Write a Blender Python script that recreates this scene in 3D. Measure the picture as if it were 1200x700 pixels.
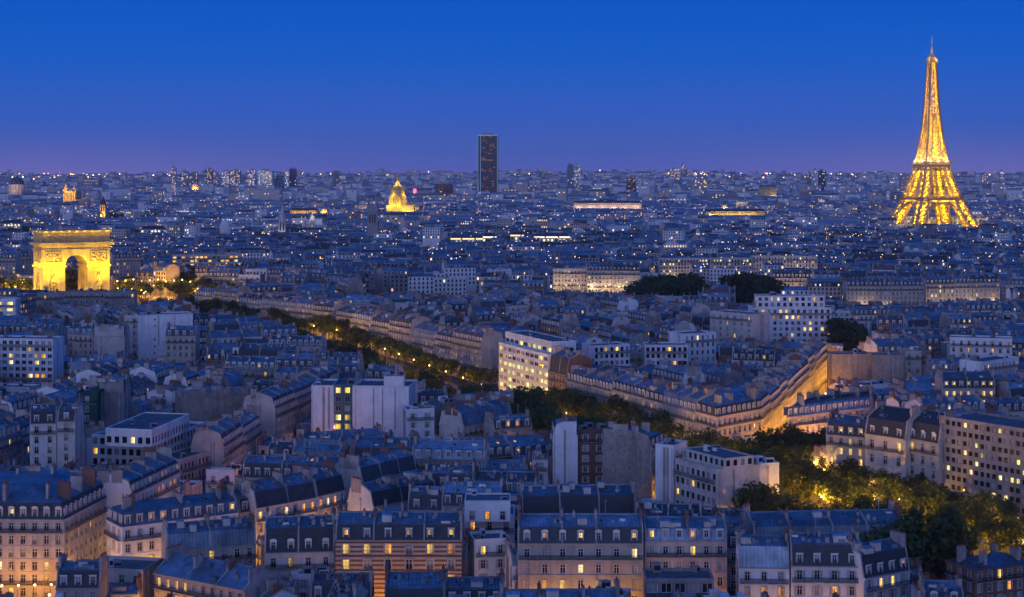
import bpy, math, random, bisect
import numpy as np
from mathutils import Vector, Matrix, Euler

random.seed(11)
R = math.radians
scene = bpy.context.scene
for o in list(bpy.data.objects):
    bpy.data.objects.remove(o)

# ------------------------------------------------------------------ camera
F, CH, HY = 1900.0, 100.0, 203.0          # focal length in photo pixels, eye height, horizon row
cam = bpy.data.objects.new('camera', bpy.data.cameras.new('camera'))
scene.collection.objects.link(cam)
cam.location = (0, 0, CH)
cam.rotation_euler = (R(90), 0, 0)
cam.data.sensor_width = 36
cam.data.lens = 36 * F / 1200
cam.data.shift_y = -(350 - HY) / 1200
cam.data.clip_start = 1
cam.data.clip_end = 60000
scene.camera = cam

# ------------------------------------------------------------------ sky
world = bpy.data.worlds.new('World')
scene.world = world
world.use_nodes = True
wn = world.node_tree
wn.nodes.clear()
def N(nt, typ, **kw):
    n = nt.nodes.new(typ)
    for k, v in kw.items():
        if k.startswith('i_'):
            n.inputs[k[2:].replace('_', ' ')].default_value = v
        elif k.startswith('n_'):
            n.inputs[int(k[2:])].default_value = v
        else:
            setattr(n, k, v)
    return n
def ramp(nt, stops, interp='LINEAR'):
    n = nt.nodes.new('ShaderNodeValToRGB')
    r = n.color_ramp
    r.interpolation = interp
    while len(r.elements) < len(stops):
        r.elements.new(0.5)
    for e, (p, c) in zip(r.elements, stops):
        e.position = p
        e.color = (*c, 1) if len(c) == 3 else c
    return n
tc = N(wn, 'ShaderNodeTexCoord')
sep = N(wn, 'ShaderNodeSeparateXYZ')
wn.links.new(tc.outputs['Generated'], sep.inputs[0])
mx = N(wn, 'ShaderNodeMath', operation='MAXIMUM', n_1=0.0)
wn.links.new(sep.outputs['Z'], mx.inputs[0])
sq = N(wn, 'ShaderNodeMath', operation='SQRT')
wn.links.new(mx.outputs[0], sq.inputs[0])
front = ramp(wn, [(0.0, (0.120, 0.128, 0.47)), (0.06, (0.088, 0.122, 0.49)), (0.10, (0.070, 0.122, 0.50)), (0.175, (0.034, 0.114, 0.53)),
                  (0.27, (0.004, 0.108, 0.57)), (0.33, (0.0, 0.092, 0.57)), (0.6, (0.002, 0.080, 0.46)), (1.0, (0.003, 0.080, 0.41))])
wn.links.new(sq.outputs[0], front.inputs[0])
# the afterglow of the sunset, behind the camera
gl = N(wn, 'ShaderNodeVectorMath', operation='DOT_PRODUCT')
gl.inputs[1].default_value = Vector((-0.42, -0.90, 0.0)).normalized()
wn.links.new(tc.outputs['Generated'], gl.inputs[0])
glr = N(wn, 'ShaderNodeMapRange', interpolation_type='SMOOTHSTEP', n_1=-0.1, n_2=1.0)
wn.links.new(gl.outputs['Value'], glr.inputs[0])
low = N(wn, 'ShaderNodeMapRange', interpolation_type='SMOOTHSTEP', n_1=0.0, n_2=0.75, n_3=1.0, n_4=0.05)
wn.links.new(sep.outputs['Z'], low.inputs[0])
gm = N(wn, 'ShaderNodeMath', operation='MULTIPLY')
wn.links.new(glr.outputs[0], gm.inputs[0])
wn.links.new(low.outputs[0], gm.inputs[1])
gmix = N(wn, 'ShaderNodeMix', data_type='RGBA')
wn.links.new(gm.outputs[0], gmix.inputs[0])
wn.links.new(front.outputs[0], gmix.inputs[6])
gmix.inputs[7].default_value = (0.84, 0.96, 1.72, 1)
# city glow low over the skyline, stronger to both sides
ax = N(wn, 'ShaderNodeMath', operation='ABSOLUTE')
wn.links.new(sep.outputs['X'], ax.inputs[0])
axr = N(wn, 'ShaderNodeMapRange', interpolation_type='SMOOTHSTEP', n_1=0.05, n_2=0.28, n_3=0.05, n_4=0.9)
wn.links.new(ax.outputs[0], axr.inputs[0])
zr = N(wn, 'ShaderNodeMapRange', interpolation_type='SMOOTHSTEP', n_1=0.0, n_2=0.03, n_3=1.0, n_4=0.0)
wn.links.new(mx.outputs[0], zr.inputs[0])
gg = N(wn, 'ShaderNodeMath', operation='MULTIPLY')
wn.links.new(axr.outputs[0], gg.inputs[0])
wn.links.new(zr.outputs[0], gg.inputs[1])
gadd = N(wn, 'ShaderNodeMix', data_type='RGBA', blend_type='ADD')
wn.links.new(gg.outputs[0], gadd.inputs[0])
wn.links.new(gmix.outputs[2], gadd.inputs[6])
gadd.inputs[7].default_value = (0.075, 0.030, 0.012, 1)
bg = N(wn, 'ShaderNodeBackground', i_Strength=1.0)
wn.links.new(gadd.outputs[2], bg.inputs[0])
wo = N(wn, 'ShaderNodeOutputWorld')
wn.links.new(bg.outputs[0], wo.inputs[0])

vs = scene.view_settings
vs.view_transform = 'Standard'
vs.look = 'None'
vs.exposure = 0.0
vs.gamma = 1.0
scene.display_settings.display_device = 'sRGB'
scene.cycles.use_denoising = True
try:
    scene.cycles.denoiser = 'OPENIMAGEDENOISE'
except Exception:
    pass
scene.cycles.max_bounces = 5
scene.cycles.diffuse_bounces = 2
scene.cycles.glossy_bounces = 2
scene.cycles.transmission_bounces = 2
scene.cycles.volume_bounces = 0
scene.cycles.caustics_reflective = False
scene.cycles.caustics_refractive = False
scene.cycles.sample_clamp_indirect = 4.0
scene.cycles.use_light_tree = True

# ------------------------------------------------------------------ helpers
def px_at(px, py, z):
    """world point at height z on the sight line through photo pixel (px, py)"""
    y = F * (CH - z) / (py - HY)
    return ((px - 600) / F * y, y)
def proj(x, y, z):
    return 600 + F * x / y, HY + F * (CH - z) / y
def sstep(a, b, x):
    t = min(1.0, max(0.0, (x - a) / (b - a)))
    return t * t * (3 - 2 * t)
ARC_C = (-289.5, 1066.0)
def gz(x, y):
    d = math.hypot(x - ARC_C[0], y - ARC_C[1])
    h = 12.5 * math.exp(-(d / 330.0) ** 2)
    h += 78 * sstep(6500, 12500, y) * (0.86 + 0.10 * math.sin(x / 900.0 + 1.3) + 0.06 * math.sin(x / 370.0))
    return h

def tag(o, label=None, cat=None, group=None, kind=None):
    if label: o['label'] = label
    if cat: o['category'] = cat
    if group: o['group'] = group
    if kind: o['kind'] = kind
    return o
def empty(name, loc, rz=0.0):
    o = bpy.data.objects.new(name, None)
    o.empty_display_size = 1
    o.location = loc
    o.rotation_euler = (0, 0, rz)
    scene.collection.objects.link(o)
    return o
def link(name, me, parent=None, loc=(0, 0, 0), rot=None, scale=None):
    o = bpy.data.objects.new(name, me)
    o.location = loc
    if rot is not None: o.rotation_euler = rot
    if scale is not None: o.scale = scale
    if parent is not None: o.parent = parent
    scene.collection.objects.link(o)
    return o

class MB:
    """collects faces, then links them as one mesh object"""
    def __init__(s):
        s.v, s.f, s.m, s.mats = [], [], [], []
    def mi(s, mat):
        for i, m in enumerate(s.mats):
            if m is mat: return i
        s.mats.append(mat)
        return len(s.mats) - 1
    def face(s, pts, mat):
        i = len(s.v)
        s.v.extend(pts)
        s.f.append(tuple(range(i, i + len(pts))))
        s.m.append(s.mi(mat))
    def obox(s, o, a, b, c, mat, skip=()):
        """box from corner o with edge vectors a, b, c"""
        o, a, b, c = Vector(o), Vector(a), Vector(b), Vector(c)
        P = [o, o + a, o + a + b, o + b, o + c, o + a + c, o + a + b + c, o + b + c]
        if a.cross(b).dot(c) < 0:
            P = [P[i] for i in (3, 2, 1, 0, 7, 6, 5, 4)]
        k = len(s.v)
        s.v.extend(tuple(p) for p in P)
        m = s.mi(mat)
        for q, nm in (((0, 3, 2, 1), 'bottom'), ((4, 5, 6, 7), 'top'), ((0, 1, 5, 4), 'a'), ((1, 2, 6, 5), 'b'), ((2, 3, 7, 6), 'c'), ((3, 0, 4, 7), 'd')):
            if nm in skip: continue
            s.f.append(tuple(k + i for i in q))
            s.m.append(m)
    def box(s, x0, x1, y0, y1, z0, z1, mat, skip=()):
        s.obox((x0, y0, z0), (x1 - x0, 0, 0), (0, y1 - y0, 0), (0, 0, z1 - z0), mat, skip)
    def bar(s, p, q, w, mat, w2=None):
        p, q = Vector(p), Vector(q)
        d = q - p
        if d.length < 1e-6: return
        d.normalize()
        u = d.cross(Vector((0, 0, 1)))
        if u.length < 1e-3: u = Vector((1, 0, 0))
        u.normalize()
        v = d.cross(u)
        w2 = w if w2 is None else w2
        k = len(s.v)
        for c, ww in ((p, w), (q, w2)):
            for a, b in ((-1, -1), (1, -1), (1, 1), (-1, 1)):
                s.v.append(tuple(c + u * a * ww / 2 + v * b * ww / 2))
        m = s.mi(mat)
        for q4 in ((0, 1, 5, 4), (1, 2, 6, 5), (2, 3, 7, 6), (3, 0, 4, 7), (3, 2, 1, 0), (4, 5, 6, 7)):
            s.f.append(tuple(k + i for i in q4))
            s.m.append(m)
    def lathe(s, c, prof, n, mat, a0=0.0):
        """prof: list of (radius, z)"""
        k = len(s.v)
        for r, z in prof:
            for i in range(n):
                a = a0 + 2 * math.pi * i / n
                s.v.append((c[0] + r * math.cos(a), c[1] + r * math.sin(a), c[2] + z))
        m = s.mi(mat)
        for j in range(len(prof) - 1):
            for i in range(n):
                i2 = (i + 1) % n
                s.f.append((k + j * n + i, k + j * n + i2, k + (j + 1) * n + i2, k + (j + 1) * n + i))
                s.m.append(m)
        if prof[-1][0] > 1e-3:
            s.f.append(tuple(k + (len(prof) - 1) * n + i for i in range(n)))
            s.m.append(m)
    def mesh(s, name, smooth=False, uv=True):
        me = bpy.data.meshes.new(name)
        me.from_pydata(s.v, [], s.f)
        for m in s.mats: me.materials.append(m)
        me.polygons.foreach_set('material_index', np.array(s.m, dtype=np.int32))
        if smooth: me.polygons.foreach_set('use_smooth', np.ones(len(s.f), dtype=bool))
        if uv and len(s.f):
            V = np.array(s.v, dtype=np.float64)
            L = np.array([len(f) for f in s.f])
            out = np.zeros((int(L.sum()), 2))
            start = np.concatenate([[0], np.cumsum(L)[:-1]])
            for n in np.unique(L):
                idx = np.nonzero(L == n)[0]
                fa = np.array([s.f[i] for i in idx])
                P = V[fa]
                e = P[:, 1] - P[:, 0]
                e /= np.maximum(np.linalg.norm(e, axis=1, keepdims=True), 1e-9)
                g = P[:, 2] - P[:, 0]
                nn = np.cross(e, g)
                nn /= np.maximum(np.linalg.norm(nn, axis=1, keepdims=True), 1e-9)
                w = np.cross(nn, e)
                d = P - P[:, :1]
                u_ = (d * e[:, None]).sum(2)
                v_ = (d * w[:, None]).sum(2)
                for j in range(n):
                    out[start[idx] + j, 0] = u_[:, j]
                    out[start[idx] + j, 1] = v_[:, j]
            lay = me.uv_layers.new(name='UVMap')
            lay.data.foreach_set('uv', out.ravel())
        me.update()
        return me
    def build(s, name, parent=None, loc=(0, 0, 0), smooth=False, uv=True):
        return link(name, s.mesh(name, smooth, uv), parent, loc)

# ------------------------------------------------------------------ materials
def mat(name, col, rough=0.8, var=0.12, nscale=0.35, seams=None, courses=None, metallic=0.0, spec=0.3, objvar=0.10, stain=0.0):
    m = bpy.data.materials.new(name)
    m.use_nodes = True
    nt = m.node_tree
    p = nt.nodes['Principled BSDF']
    p.inputs['Roughness'].default_value = rough
    p.inputs['Metallic'].default_value = metallic
    p.inputs['Specular IOR Level'].default_value = spec
    t = N(nt, 'ShaderNodeTexCoord')
    oi = N(nt, 'ShaderNodeObjectInfo')
    geo = N(nt, 'ShaderNodeNewGeometry')
    nz = N(nt, 'ShaderNodeTexNoise', i_Scale=nscale, i_Detail=5.0, i_Roughness=0.65)
    nt.links.new(geo.outputs['Position'], nz.inputs['Vector'])
    mr = N(nt, 'ShaderNodeMapRange', n_1=0.3, n_2=0.7, n_3=1 - var, n_4=1 + var)
    nt.links.new(nz.outputs['Fac'], mr.inputs[0])
    ov = N(nt, 'ShaderNodeMapRange', n_1=0.0, n_2=1.0, n_3=1 - objvar, n_4=1 + objvar)
    nt.links.new(oi.outputs['Random'], ov.inputs[0])
    mu = N(nt, 'ShaderNodeMath', operation='MULTIPLY')
    nt.links.new(mr.outputs[0], mu.inputs[0])
    nt.links.new(ov.outputs[0], mu.inputs[1])
    val = mu.outputs[0]
    uvs = N(nt, 'ShaderNodeSeparateXYZ')
    nt.links.new(t.outputs['UV'], uvs.inputs[0])
    def lines(axis, period, width, dark):
        nonlocal val
        fr = N(nt, 'ShaderNodeMath', operation='PINGPONG', n_1=period / 2)
        nt.links.new(uvs.outputs[axis], fr.inputs[0])
        lt = N(nt, 'ShaderNodeMapRange', n_1=0.0, n_2=width, n_3=dark, n_4=1.0)
        nt.links.new(fr.outputs[0], lt.inputs[0])
        m2 = N(nt, 'ShaderNodeMath', operation='MULTIPLY')
        nt.links.new(val, m2.inputs[0])
        nt.links.new(lt.outputs[0], m2.inputs[1])
        val = m2.outputs[0]
    if seams: lines('X', *seams)
    if courses: lines('Y', *courses)
    if stain:
        n2 = N(nt, 'ShaderNodeTexNoise', i_Scale=0.12, i_Detail=8.0, i_Roughness=0.7)
        mp = N(nt, 'ShaderNodeMapping')
        mp.inputs['Scale'].default_value = (1, 1, 0.35)
        nt.links.new(geo.outputs['Position'], mp.inputs[0])
        nt.links.new(mp.outputs[0], n2.inputs['Vector'])
        s2 = N(nt, 'ShaderNodeMapRange', n_1=0.45, n_2=0.68, n_3=1.0, n_4=1 - stain)
        nt.links.new(n2.outputs['Fac'], s2.inputs[0])
        m3 = N(nt, 'ShaderNodeMath', operation='MULTIPLY')
        nt.links.new(val, m3.inputs[0])
        nt.links.new(s2.outputs[0], m3.inputs[1])
        val = m3.outputs[0]
        # damp streaks and patched render
        for sc_, zs_, lo_, hi_, dk_ in ((0.9, 0.07, 0.48, 0.72, stain * .9), (0.22, 0.8, 0.545, 0.56, stain * .55)):
            n4 = N(nt, 'ShaderNodeTexNoise', i_Scale=sc_, i_Detail=3.0)
            mp4 = N(nt, 'ShaderNodeMapping')
            mp4.inputs['Scale'].default_value = (1, 1, zs_)
            nt.links.new(geo.outputs['Position'], mp4.inputs[0])
            nt.links.new(mp4.outputs[0], n4.inputs['Vector'])
            s4 = N(nt, 'ShaderNodeMapRange', n_1=lo_, n_2=hi_, n_3=1.0, n_4=1 - dk_)
            nt.links.new(n4.outputs['Fac'], s4.inputs[0])
            m4 = N(nt, 'ShaderNodeMath', operation='MULTIPLY')
            nt.links.new(val, m4.inputs[0])
            nt.links.new(s4.outputs[0], m4.inputs[1])
            val = m4.outputs[0]
    hs = N(nt, 'ShaderNodeVectorMath', operation='SCALE')
    hs.inputs[0].default_value = col
    nt.links.new(val, hs.inputs['Scale'])
    nt.links.new(hs.outputs[0], p.inputs['Base Color'])
    return m
def emis(name, col, strength, sample=False, vary=0.0, curtains=False):
    m = bpy.data.materials.new(name)
    m.use_nodes = True
    nt = m.node_tree
    nt.nodes.clear()
    e = N(nt, 'ShaderNodeEmission', i_Strength=strength)
    e.inputs[0].default_value = (*col, 1)
    o = N(nt, 'ShaderNodeOutputMaterial')
    nt.links.new(e.outputs[0], o.inputs[0])
    if vary or curtains:
        oi = N(nt, 'ShaderNodeObjectInfo')
        geo = N(nt, 'ShaderNodeNewGeometry')
        nz = N(nt, 'ShaderNodeTexNoise', i_Scale=1.7 if curtains else 0.12, i_Detail=3.0)
        nt.links.new(geo.outputs['Position'], nz.inputs['Vector'])
        mr = N(nt, 'ShaderNodeMapRange', n_1=0.3, n_2=0.7, n_3=strength * (1 - vary), n_4=strength * (1 + vary))
        nt.links.new(nz.outputs['Fac'], mr.inputs[0])
        ov = N(nt, 'ShaderNodeMapRange', n_1=0.0, n_2=1.0, n_3=0.35, n_4=1.35)
        nt.links.new(oi.outputs['Random'], ov.inputs[0])
        mu = N(nt, 'ShaderNodeMath', operation='MULTIPLY')
        nt.links.new(mr.outputs[0], mu.inputs[0])
        nt.links.new(ov.outputs[0], mu.inputs[1])
        if curtains:
            # curtains drawn part way from one side, differently in each room
            tx = N(nt, 'ShaderNodeTexCoord')
            sx = N(nt, 'ShaderNodeSeparateXYZ')
            nt.links.new(tx.outputs['UV'], sx.inputs[0])
            sb = N(nt, 'ShaderNodeMath', operation='SUBTRACT')
            nt.links.new(sx.outputs['X'], sb.inputs[0])
            nt.links.new(oi.outputs['Random'], sb.inputs[1])
            ab = N(nt, 'ShaderNodeMath', operation='ABSOLUTE')
            nt.links.new(sb.outputs[0], ab.inputs[0])
            cr = N(nt, 'ShaderNodeMapRange', n_1=0.12, n_2=0.62, n_3=1.25, n_4=0.38)
            nt.links.new(ab.outputs[0], cr.inputs[0])
            m9 = N(nt, 'ShaderNodeMath', operation='MULTIPLY')
            nt.links.new(mu.outputs[0], m9.inputs[0])
            nt.links.new(cr.outputs[0], m9.inputs[1])
            mu = m9
        nt.links.new(mu.outputs[0], e.inputs['Strength'])
    m.cycles.emission_sampling = 'AUTO' if sample else 'NONE'
    return m

def leafmat(name, col, **k):
    m = mat(name, col, **k)
    nt = m.node_tree
    p = nt.nodes['Principled BSDF']
    tr = N(nt, 'ShaderNodeBsdfTranslucent')
    src = p.inputs['Base Color'].links[0].from_socket
    sc = N(nt, 'ShaderNodeVectorMath', operation='MULTIPLY')
    sc.inputs[1].default_value = (1.7, 1.5, .8)
    nt.links.new(src, sc.inputs[0])
    nt.links.new(sc.outputs[0], tr.inputs[0])
    mx = N(nt, 'ShaderNodeMixShader', n_0=0.45)
    nt.links.new(p.outputs[0], mx.inputs[1])
    nt.links.new(tr.outputs[0], mx.inputs[2])
    nt.links.new(mx.outputs[0], nt.nodes['Material Output'].inputs['Surface'])
    return m
M = {}
M['limestone'] = mat('limestone', (0.50, 0.455, 0.41), courses=(0.55, 0.04, 0.86), stain=0.22)
M['cream'] = mat('cream_render', (0.58, 0.53, 0.49), stain=0.18)
M['white'] = mat('white_render', (0.74, 0.735, 0.75), var=0.06, stain=0.16)
M['greywall'] = mat('grey_render', (0.30, 0.28, 0.285), stain=0.25)
M['rubble'] = mat('rubble_stone', (0.34, 0.29, 0.25), var=0.35, nscale=1.3, courses=(0.4, 0.05, 0.75), stain=0.3)
M['brick'] = mat('red_brick', (0.25, 0.13, 0.095), var=0.2, nscale=0.8, courses=(0.3, 0.05, 0.8), stain=0.2)
M['pinkstone'] = mat('pink_stone', (0.58, 0.47, 0.42), stain=0.15)
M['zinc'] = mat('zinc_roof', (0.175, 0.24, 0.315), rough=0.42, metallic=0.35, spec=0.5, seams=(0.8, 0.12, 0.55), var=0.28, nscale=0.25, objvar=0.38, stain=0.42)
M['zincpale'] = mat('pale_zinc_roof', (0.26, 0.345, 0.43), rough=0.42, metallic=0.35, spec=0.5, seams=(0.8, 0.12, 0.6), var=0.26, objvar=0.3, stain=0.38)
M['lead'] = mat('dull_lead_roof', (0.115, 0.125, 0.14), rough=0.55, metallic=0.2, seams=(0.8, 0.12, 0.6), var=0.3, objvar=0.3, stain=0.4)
M['farzinc'] = mat('far_sheen_zinc', (0.33, 0.355, 0.42), rough=0.38, metallic=0.45, spec=0.5, var=0.35, nscale=0.05, stain=0.3)  # base lightened on far roofs to help them mirror the low sky
M['slate'] = mat('slate_roof', (0.058, 0.062, 0.072), rough=0.6, courses=(0.35, 0.05, 0.7), seams=(0.9, 0.05, 0.85), var=0.25, nscale=0.7, objvar=0.25)
M['tile'] = mat('red_tile_roof', (0.19, 0.10, 0.08), var=0.25, nscale=0.7, courses=(0.35, 0.06, 0.7))
M['gravel'] = mat('roof_gravel', (0.15, 0.155, 0.165), var=0.3, nscale=0.6, stain=0.3)
M['pot'] = mat('terracotta_pot', (0.30, 0.115, 0.075), var=0.2, nscale=2.0)
M['chimney'] = mat('chimney_render', (0.44, 0.39, 0.36), var=0.2, stain=0.35)
M['chimbrick'] = mat('chimney_brick', (0.22, 0.12, 0.09), var=0.2, nscale=1.0, courses=(0.3, 0.05, 0.75))
M['iron'] = mat('black_iron', (0.02, 0.02, 0.022), rough=0.5)
M['frame'] = mat('white_frame', (0.68, 0.67, 0.66), var=0.05)
M['glass'] = mat('dark_glass', (0.018, 0.02, 0.026), rough=0.08, var=0.1, spec=0.6)
M['blind'] = mat('pale_curtain', (0.30, 0.29, 0.30), rough=0.6, var=0.2, nscale=1.5)
M['metal'] = mat('grey_metal', (0.30, 0.31, 0.33), rough=0.45, metallic=0.3)
M['asphalt'] = mat('asphalt', (0.05, 0.05, 0.052), rough=0.75, var=0.2)
M['paving'] = mat('paving', (0.22, 0.21, 0.20), seams=(1.0, 0.05, 0.8), courses=(1.0, 0.05, 0.8))
M['paint'] = mat('road_paint', (0.75, 0.75, 0.73), var=0.08)
M['soil'] = mat('ground_soil', (0.07, 0.07, 0.065), var=0.3, nscale=0.1)
M['bark'] = mat('bark', (0.075, 0.06, 0.045), var=0.3, nscale=2.0)
M['leaf'] = leafmat('plane_leaves', (0.072, 0.100, 0.030), rough=0.55, var=0.35, nscale=0.5, objvar=0.25, spec=0.35)
M['leafdark'] = leafmat('dark_leaves', (0.055, 0.080, 0.030), rough=0.6, var=0.3, nscale=0.4, objvar=0.25)
M['amber'] = emis('lit_amber', (1.0, 0.40, 0.06), 1.1, vary=0.45, curtains=True)
M['yellow'] = emis('lit_yellow', (1.0, 0.60, 0.11), 1.3, vary=0.4, curtains=True)
M['warmwhite'] = emis('lit_warm_white', (1.0, 0.76, 0.32), 1.3, vary=0.35, curtains=True)
M['office'] = emis('lit_office', (1.0, 0.80, 0.26), 1.3, vary=0.45, curtains=True)
M['lampglow'] = emis('lamp_glow', (1.0, 0.66, 0.22), 14.0)
LIT = ['amber', 'yellow', 'amber', 'yellow', 'warmwhite']
# brick and pale stone in courses
def striped():
    m = mat('brick_stone_stripes', (0.50, 0.42, 0.34), stain=.15)
    nt = m.node_tree
    p = nt.nodes['Principled BSDF']
    src = p.inputs['Base Color'].links[0].from_socket
    t = N(nt, 'ShaderNodeNewGeometry')
    s = N(nt, 'ShaderNodeSeparateXYZ')
    nt.links.new(t.outputs['Position'], s.inputs[0])
    pp = N(nt, 'ShaderNodeMath', operation='PINGPONG', n_1=.5)
    nt.links.new(s.outputs['Z'], pp.inputs[0])
    g = N(nt, 'ShaderNodeMath', operation='GREATER_THAN', n_1=.27)
    nt.links.new(pp.outputs[0], g.inputs[0])
    mxn = N(nt, 'ShaderNodeMix', data_type='RGBA')
    nt.links.new(g.outputs[0], mxn.inputs[0])
    nt.links.new(src, mxn.inputs[6])
    mxn.inputs[7].default_value = (.20, .085, .06, 1)
    nt.links.new(mxn.outputs[2], p.inputs['Base Color'])
    return m
M['stripes'] = striped()
M['shutter'] = mat('grey_shutter', (0.42, 0.43, 0.45), var=.1, courses=(0.12, .03, .7))
M['shop'] = emis('lit_shop', (1.0, 0.80, 0.30), 2.2, vary=.4)
M['netting'] = mat('green_netting', (0.02, 0.075, 0.06), var=.4, nscale=.5, seams=(2.0, .08, .5), courses=(2.0, .1, .5))
M['tealglass'] = mat('teal_glass', (0.05, 0.16, 0.17), rough=.12, var=.2, spec=.6, seams=(1.6, .07, .4), courses=(1.5, .07, .4))
# ------------------------------------------------------------------ window meshes (unit size, facing -y)
def window_mesh(name, gmat, kind='sash', style=None):
    b = MB()
    b.face([(-.5, 0, -.5), (.5, 0, -.5), (.5, 0, .5), (-.5, 0, .5)], gmat)
    fr = M['frame'] if kind != 'dark' else M['iron']
    t = 0.09 if kind == 'sash' else 0.05
    d = -0.05
    for x0, x1, z0, z1 in ((-.5, -.5 + t, -.5, .5), (.5 - t, .5, -.5, .5), (-.5 + t, .5 - t, .5 - t * .7, .5), (-.5 + t, .5 - t, -.5, -.5 + t * .7)):
        b.box(x0, x1, d, 0, z0, z1, fr, skip=('c',))
    if kind == 'sash':
        b.box(-t * .5, t * .5, d, 0, -.5 + t * .7, .5 - t * .7, fr, skip=('c',))
        b.box(-.5 + t, -t * .5, d + .01, 0, .14, .18, fr, skip=('c',))
        b.box(t * .5, .5 - t, d + .01, 0, .14, .18, fr, skip=('c',))
    if kind == 'sash':
        for x0, x1, z0, z1 in ((-.62, -.5, -.5, .56), (.5, .62, -.5, .56), (-.5, .5, .5, .56)): b.box(x0, x1, -.36, -.27, z0, z1, M['cream'])
    if style == 'rail':
        for z in (-.49, -.12): b.box(-.5, .5, -.30, -.26, z, z + .025, M['iron'])
        for k in range(7): b.box(-.47 + k * .15, -.43 + k * .15, -.29, -.27, -.47, -.12, M['iron'])
    if style == 'shutter':
        for s_ in (-1, 1): b.box(*sorted((s_ * .53, s_ * .98)), -.31, -.27, -.5, .5, M['shutter'])
    elif kind == 'wide':
        b.box(-.02, .02, d, 0, -.5 + t * .7, .5 - t * .7, fr, skip=('c',))
    return b.mesh(name)
WM = {}
for style in ('rail', 'shutter'):
    for g in ('glass', 'blind', 'amber', 'yellow', 'warmwhite', 'office'): WM[style, g] = window_mesh('window', M[g], 'sash', style)
for kind in ('sash', 'wide', 'dark'):
    for g in ('glass', 'blind', 'amber', 'yellow', 'warmwhite', 'office'):
        WM[kind, g] = window_mesh('window', M[g], kind)
def dormer_mesh(roofm, cheek, w=1.45, h=2.15, d=2.2, arched=False):
    """a dormer with its front at y = 0, base centre at the origin, running back along +y"""
    b = MB()
    x = w / 2
    ow, oh, oz = 0.48, 1.62, 0.25
    b.box(-x, -ow, 0, .25, 0, h, cheek)
    b.box(ow, x, 0, .25, 0, h, cheek)
    b.box(-ow, ow, 0, .25, oz + oh, h, cheek)
    b.box(-ow, ow, 0, .25, 0, oz, cheek)
    b.face([(-x, .25, 0), (-x, .25, h), (-x, d, h), (-x, d, 0)], roofm)
    b.face([(x, .25, 0), (x, d, 0), (x, d, h), (x, .25, h)], roofm)
    if arched:
        n = 6
        pr = [(-(x + .12) * math.cos(math.pi * i / n), h + .5 * math.sin(math.pi * i / n)) for i in range(n + 1)]
        b.face([(p[0], -.1, p[1]) for p in reversed(pr)], cheek)
        for p, q in zip(pr, pr[1:]):
            b.face([(p[0], -.1, p[1]), (p[0], d, p[1]), (q[0], d, q[1]), (q[0], -.1, q[1])], roofm)
    else:
        b.face([(-x - .12, -.12, h), (x + .12, -.12, h), (x + .12, -.12, h + .16), (-x - .12, -.12, h + .16)], cheek)
        b.face([(-x - .12, -.12, h + .16), (x + .12, -.12, h + .16), (x + .12, d, h + .42), (-x - .12, d, h + .42)], roofm)
        b.face([(-x - .12, -.12, h), (-x - .12, -.12, h + .16), (-x - .12, d, h + .42), (-x - .12, d, h)], roofm)
        b.face([(x + .12, -.12, h), (x + .12, d, h), (x + .12, d, h + .42), (x + .12, -.12, h + .16)], roofm)
        b.face([(-x - .12, -.12, h), (-x - .12, d, h), (x + .12, d, h), (x + .12, -.12, h)], cheek)
    return b.mesh('dormer')
DM = {('slate', 0): dormer_mesh(M['slate'], M['frame']), ('zinc', 0): dormer_mesh(M['zinc'], M['frame']),
      ('slate', 1): dormer_mesh(M['slate'], M['frame'], arched=True), ('zinc', 1): dormer_mesh(M['zinc'], M['frame'], arched=True)}
def skylight_mesh(g):
    b = MB()
    b.box(-.45, .45, -.6, .6, -.03, .09, M['metal'])
    b.face([(-.36, -.5, .095), (.36, -.5, .095), (.36, .5, .095), (-.36, .5, .095)], M[g])
    return b.mesh('skylight')
SKY = {g: skylight_mesh(g) for g in ('glass', 'blind', 'amber', 'yellow')}

# ------------------------------------------------------------------ plan geometry
def inset_poly(poly, d):
    """each edge of a counter-clockwise plan moved inwards by its own distance"""
    n = len(poly)
    lines = []
    for i in range(n):
        (x0, y0), (x1, y1) = poly[i], poly[(i + 1) % n]
        L = math.hypot(x1 - x0, y1 - y0)
        ex, ey = (x1 - x0) / L, (y1 - y0) / L
        lines.append((x0 - ey * d[i], y0 + ex * d[i], ex, ey))
    out = []
    for i in range(n):
        ax, ay, aex, aey = lines[i - 1]
        bx, by, bex, bey = lines[i]
        den = aex * bey - aey * bex
        if abs(den) < 1e-6:
            out.append((bx, by))
            continue
        t = ((bx - ax) * bey - (by - ay) * bex) / den
        out.append((ax + aex * t, ay + aey * t))
    return out
def area(p):
    return 0.5 * sum(p[i - 1][0] * p[i][1] - p[i][0] * p[i - 1][1] for i in range(len(p)))
def sat_overlap(a, b):
    for P in (a, b):
        for i in range(len(P)):
            nx, ny = P[i][1] - P[i - 1][1], P[i - 1][0] - P[i][0]
            pa = [x * nx + y * ny for x, y in a]
            pb = [x * nx + y * ny for x, y in b]
            if max(pa) <= min(pb) + 1e-6 or max(pb) <= min(pa) + 1e-6:
                return False
    return True
def rect(cx, cy, w, d, a):
    c, s = math.cos(a), math.sin(a)
    return [(cx + c * x - s * y, cy + s * x + c * y) for x, y in ((-w / 2, -d / 2), (w / 2, -d / 2), (w / 2, d / 2), (-w / 2, d / 2))]

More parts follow.
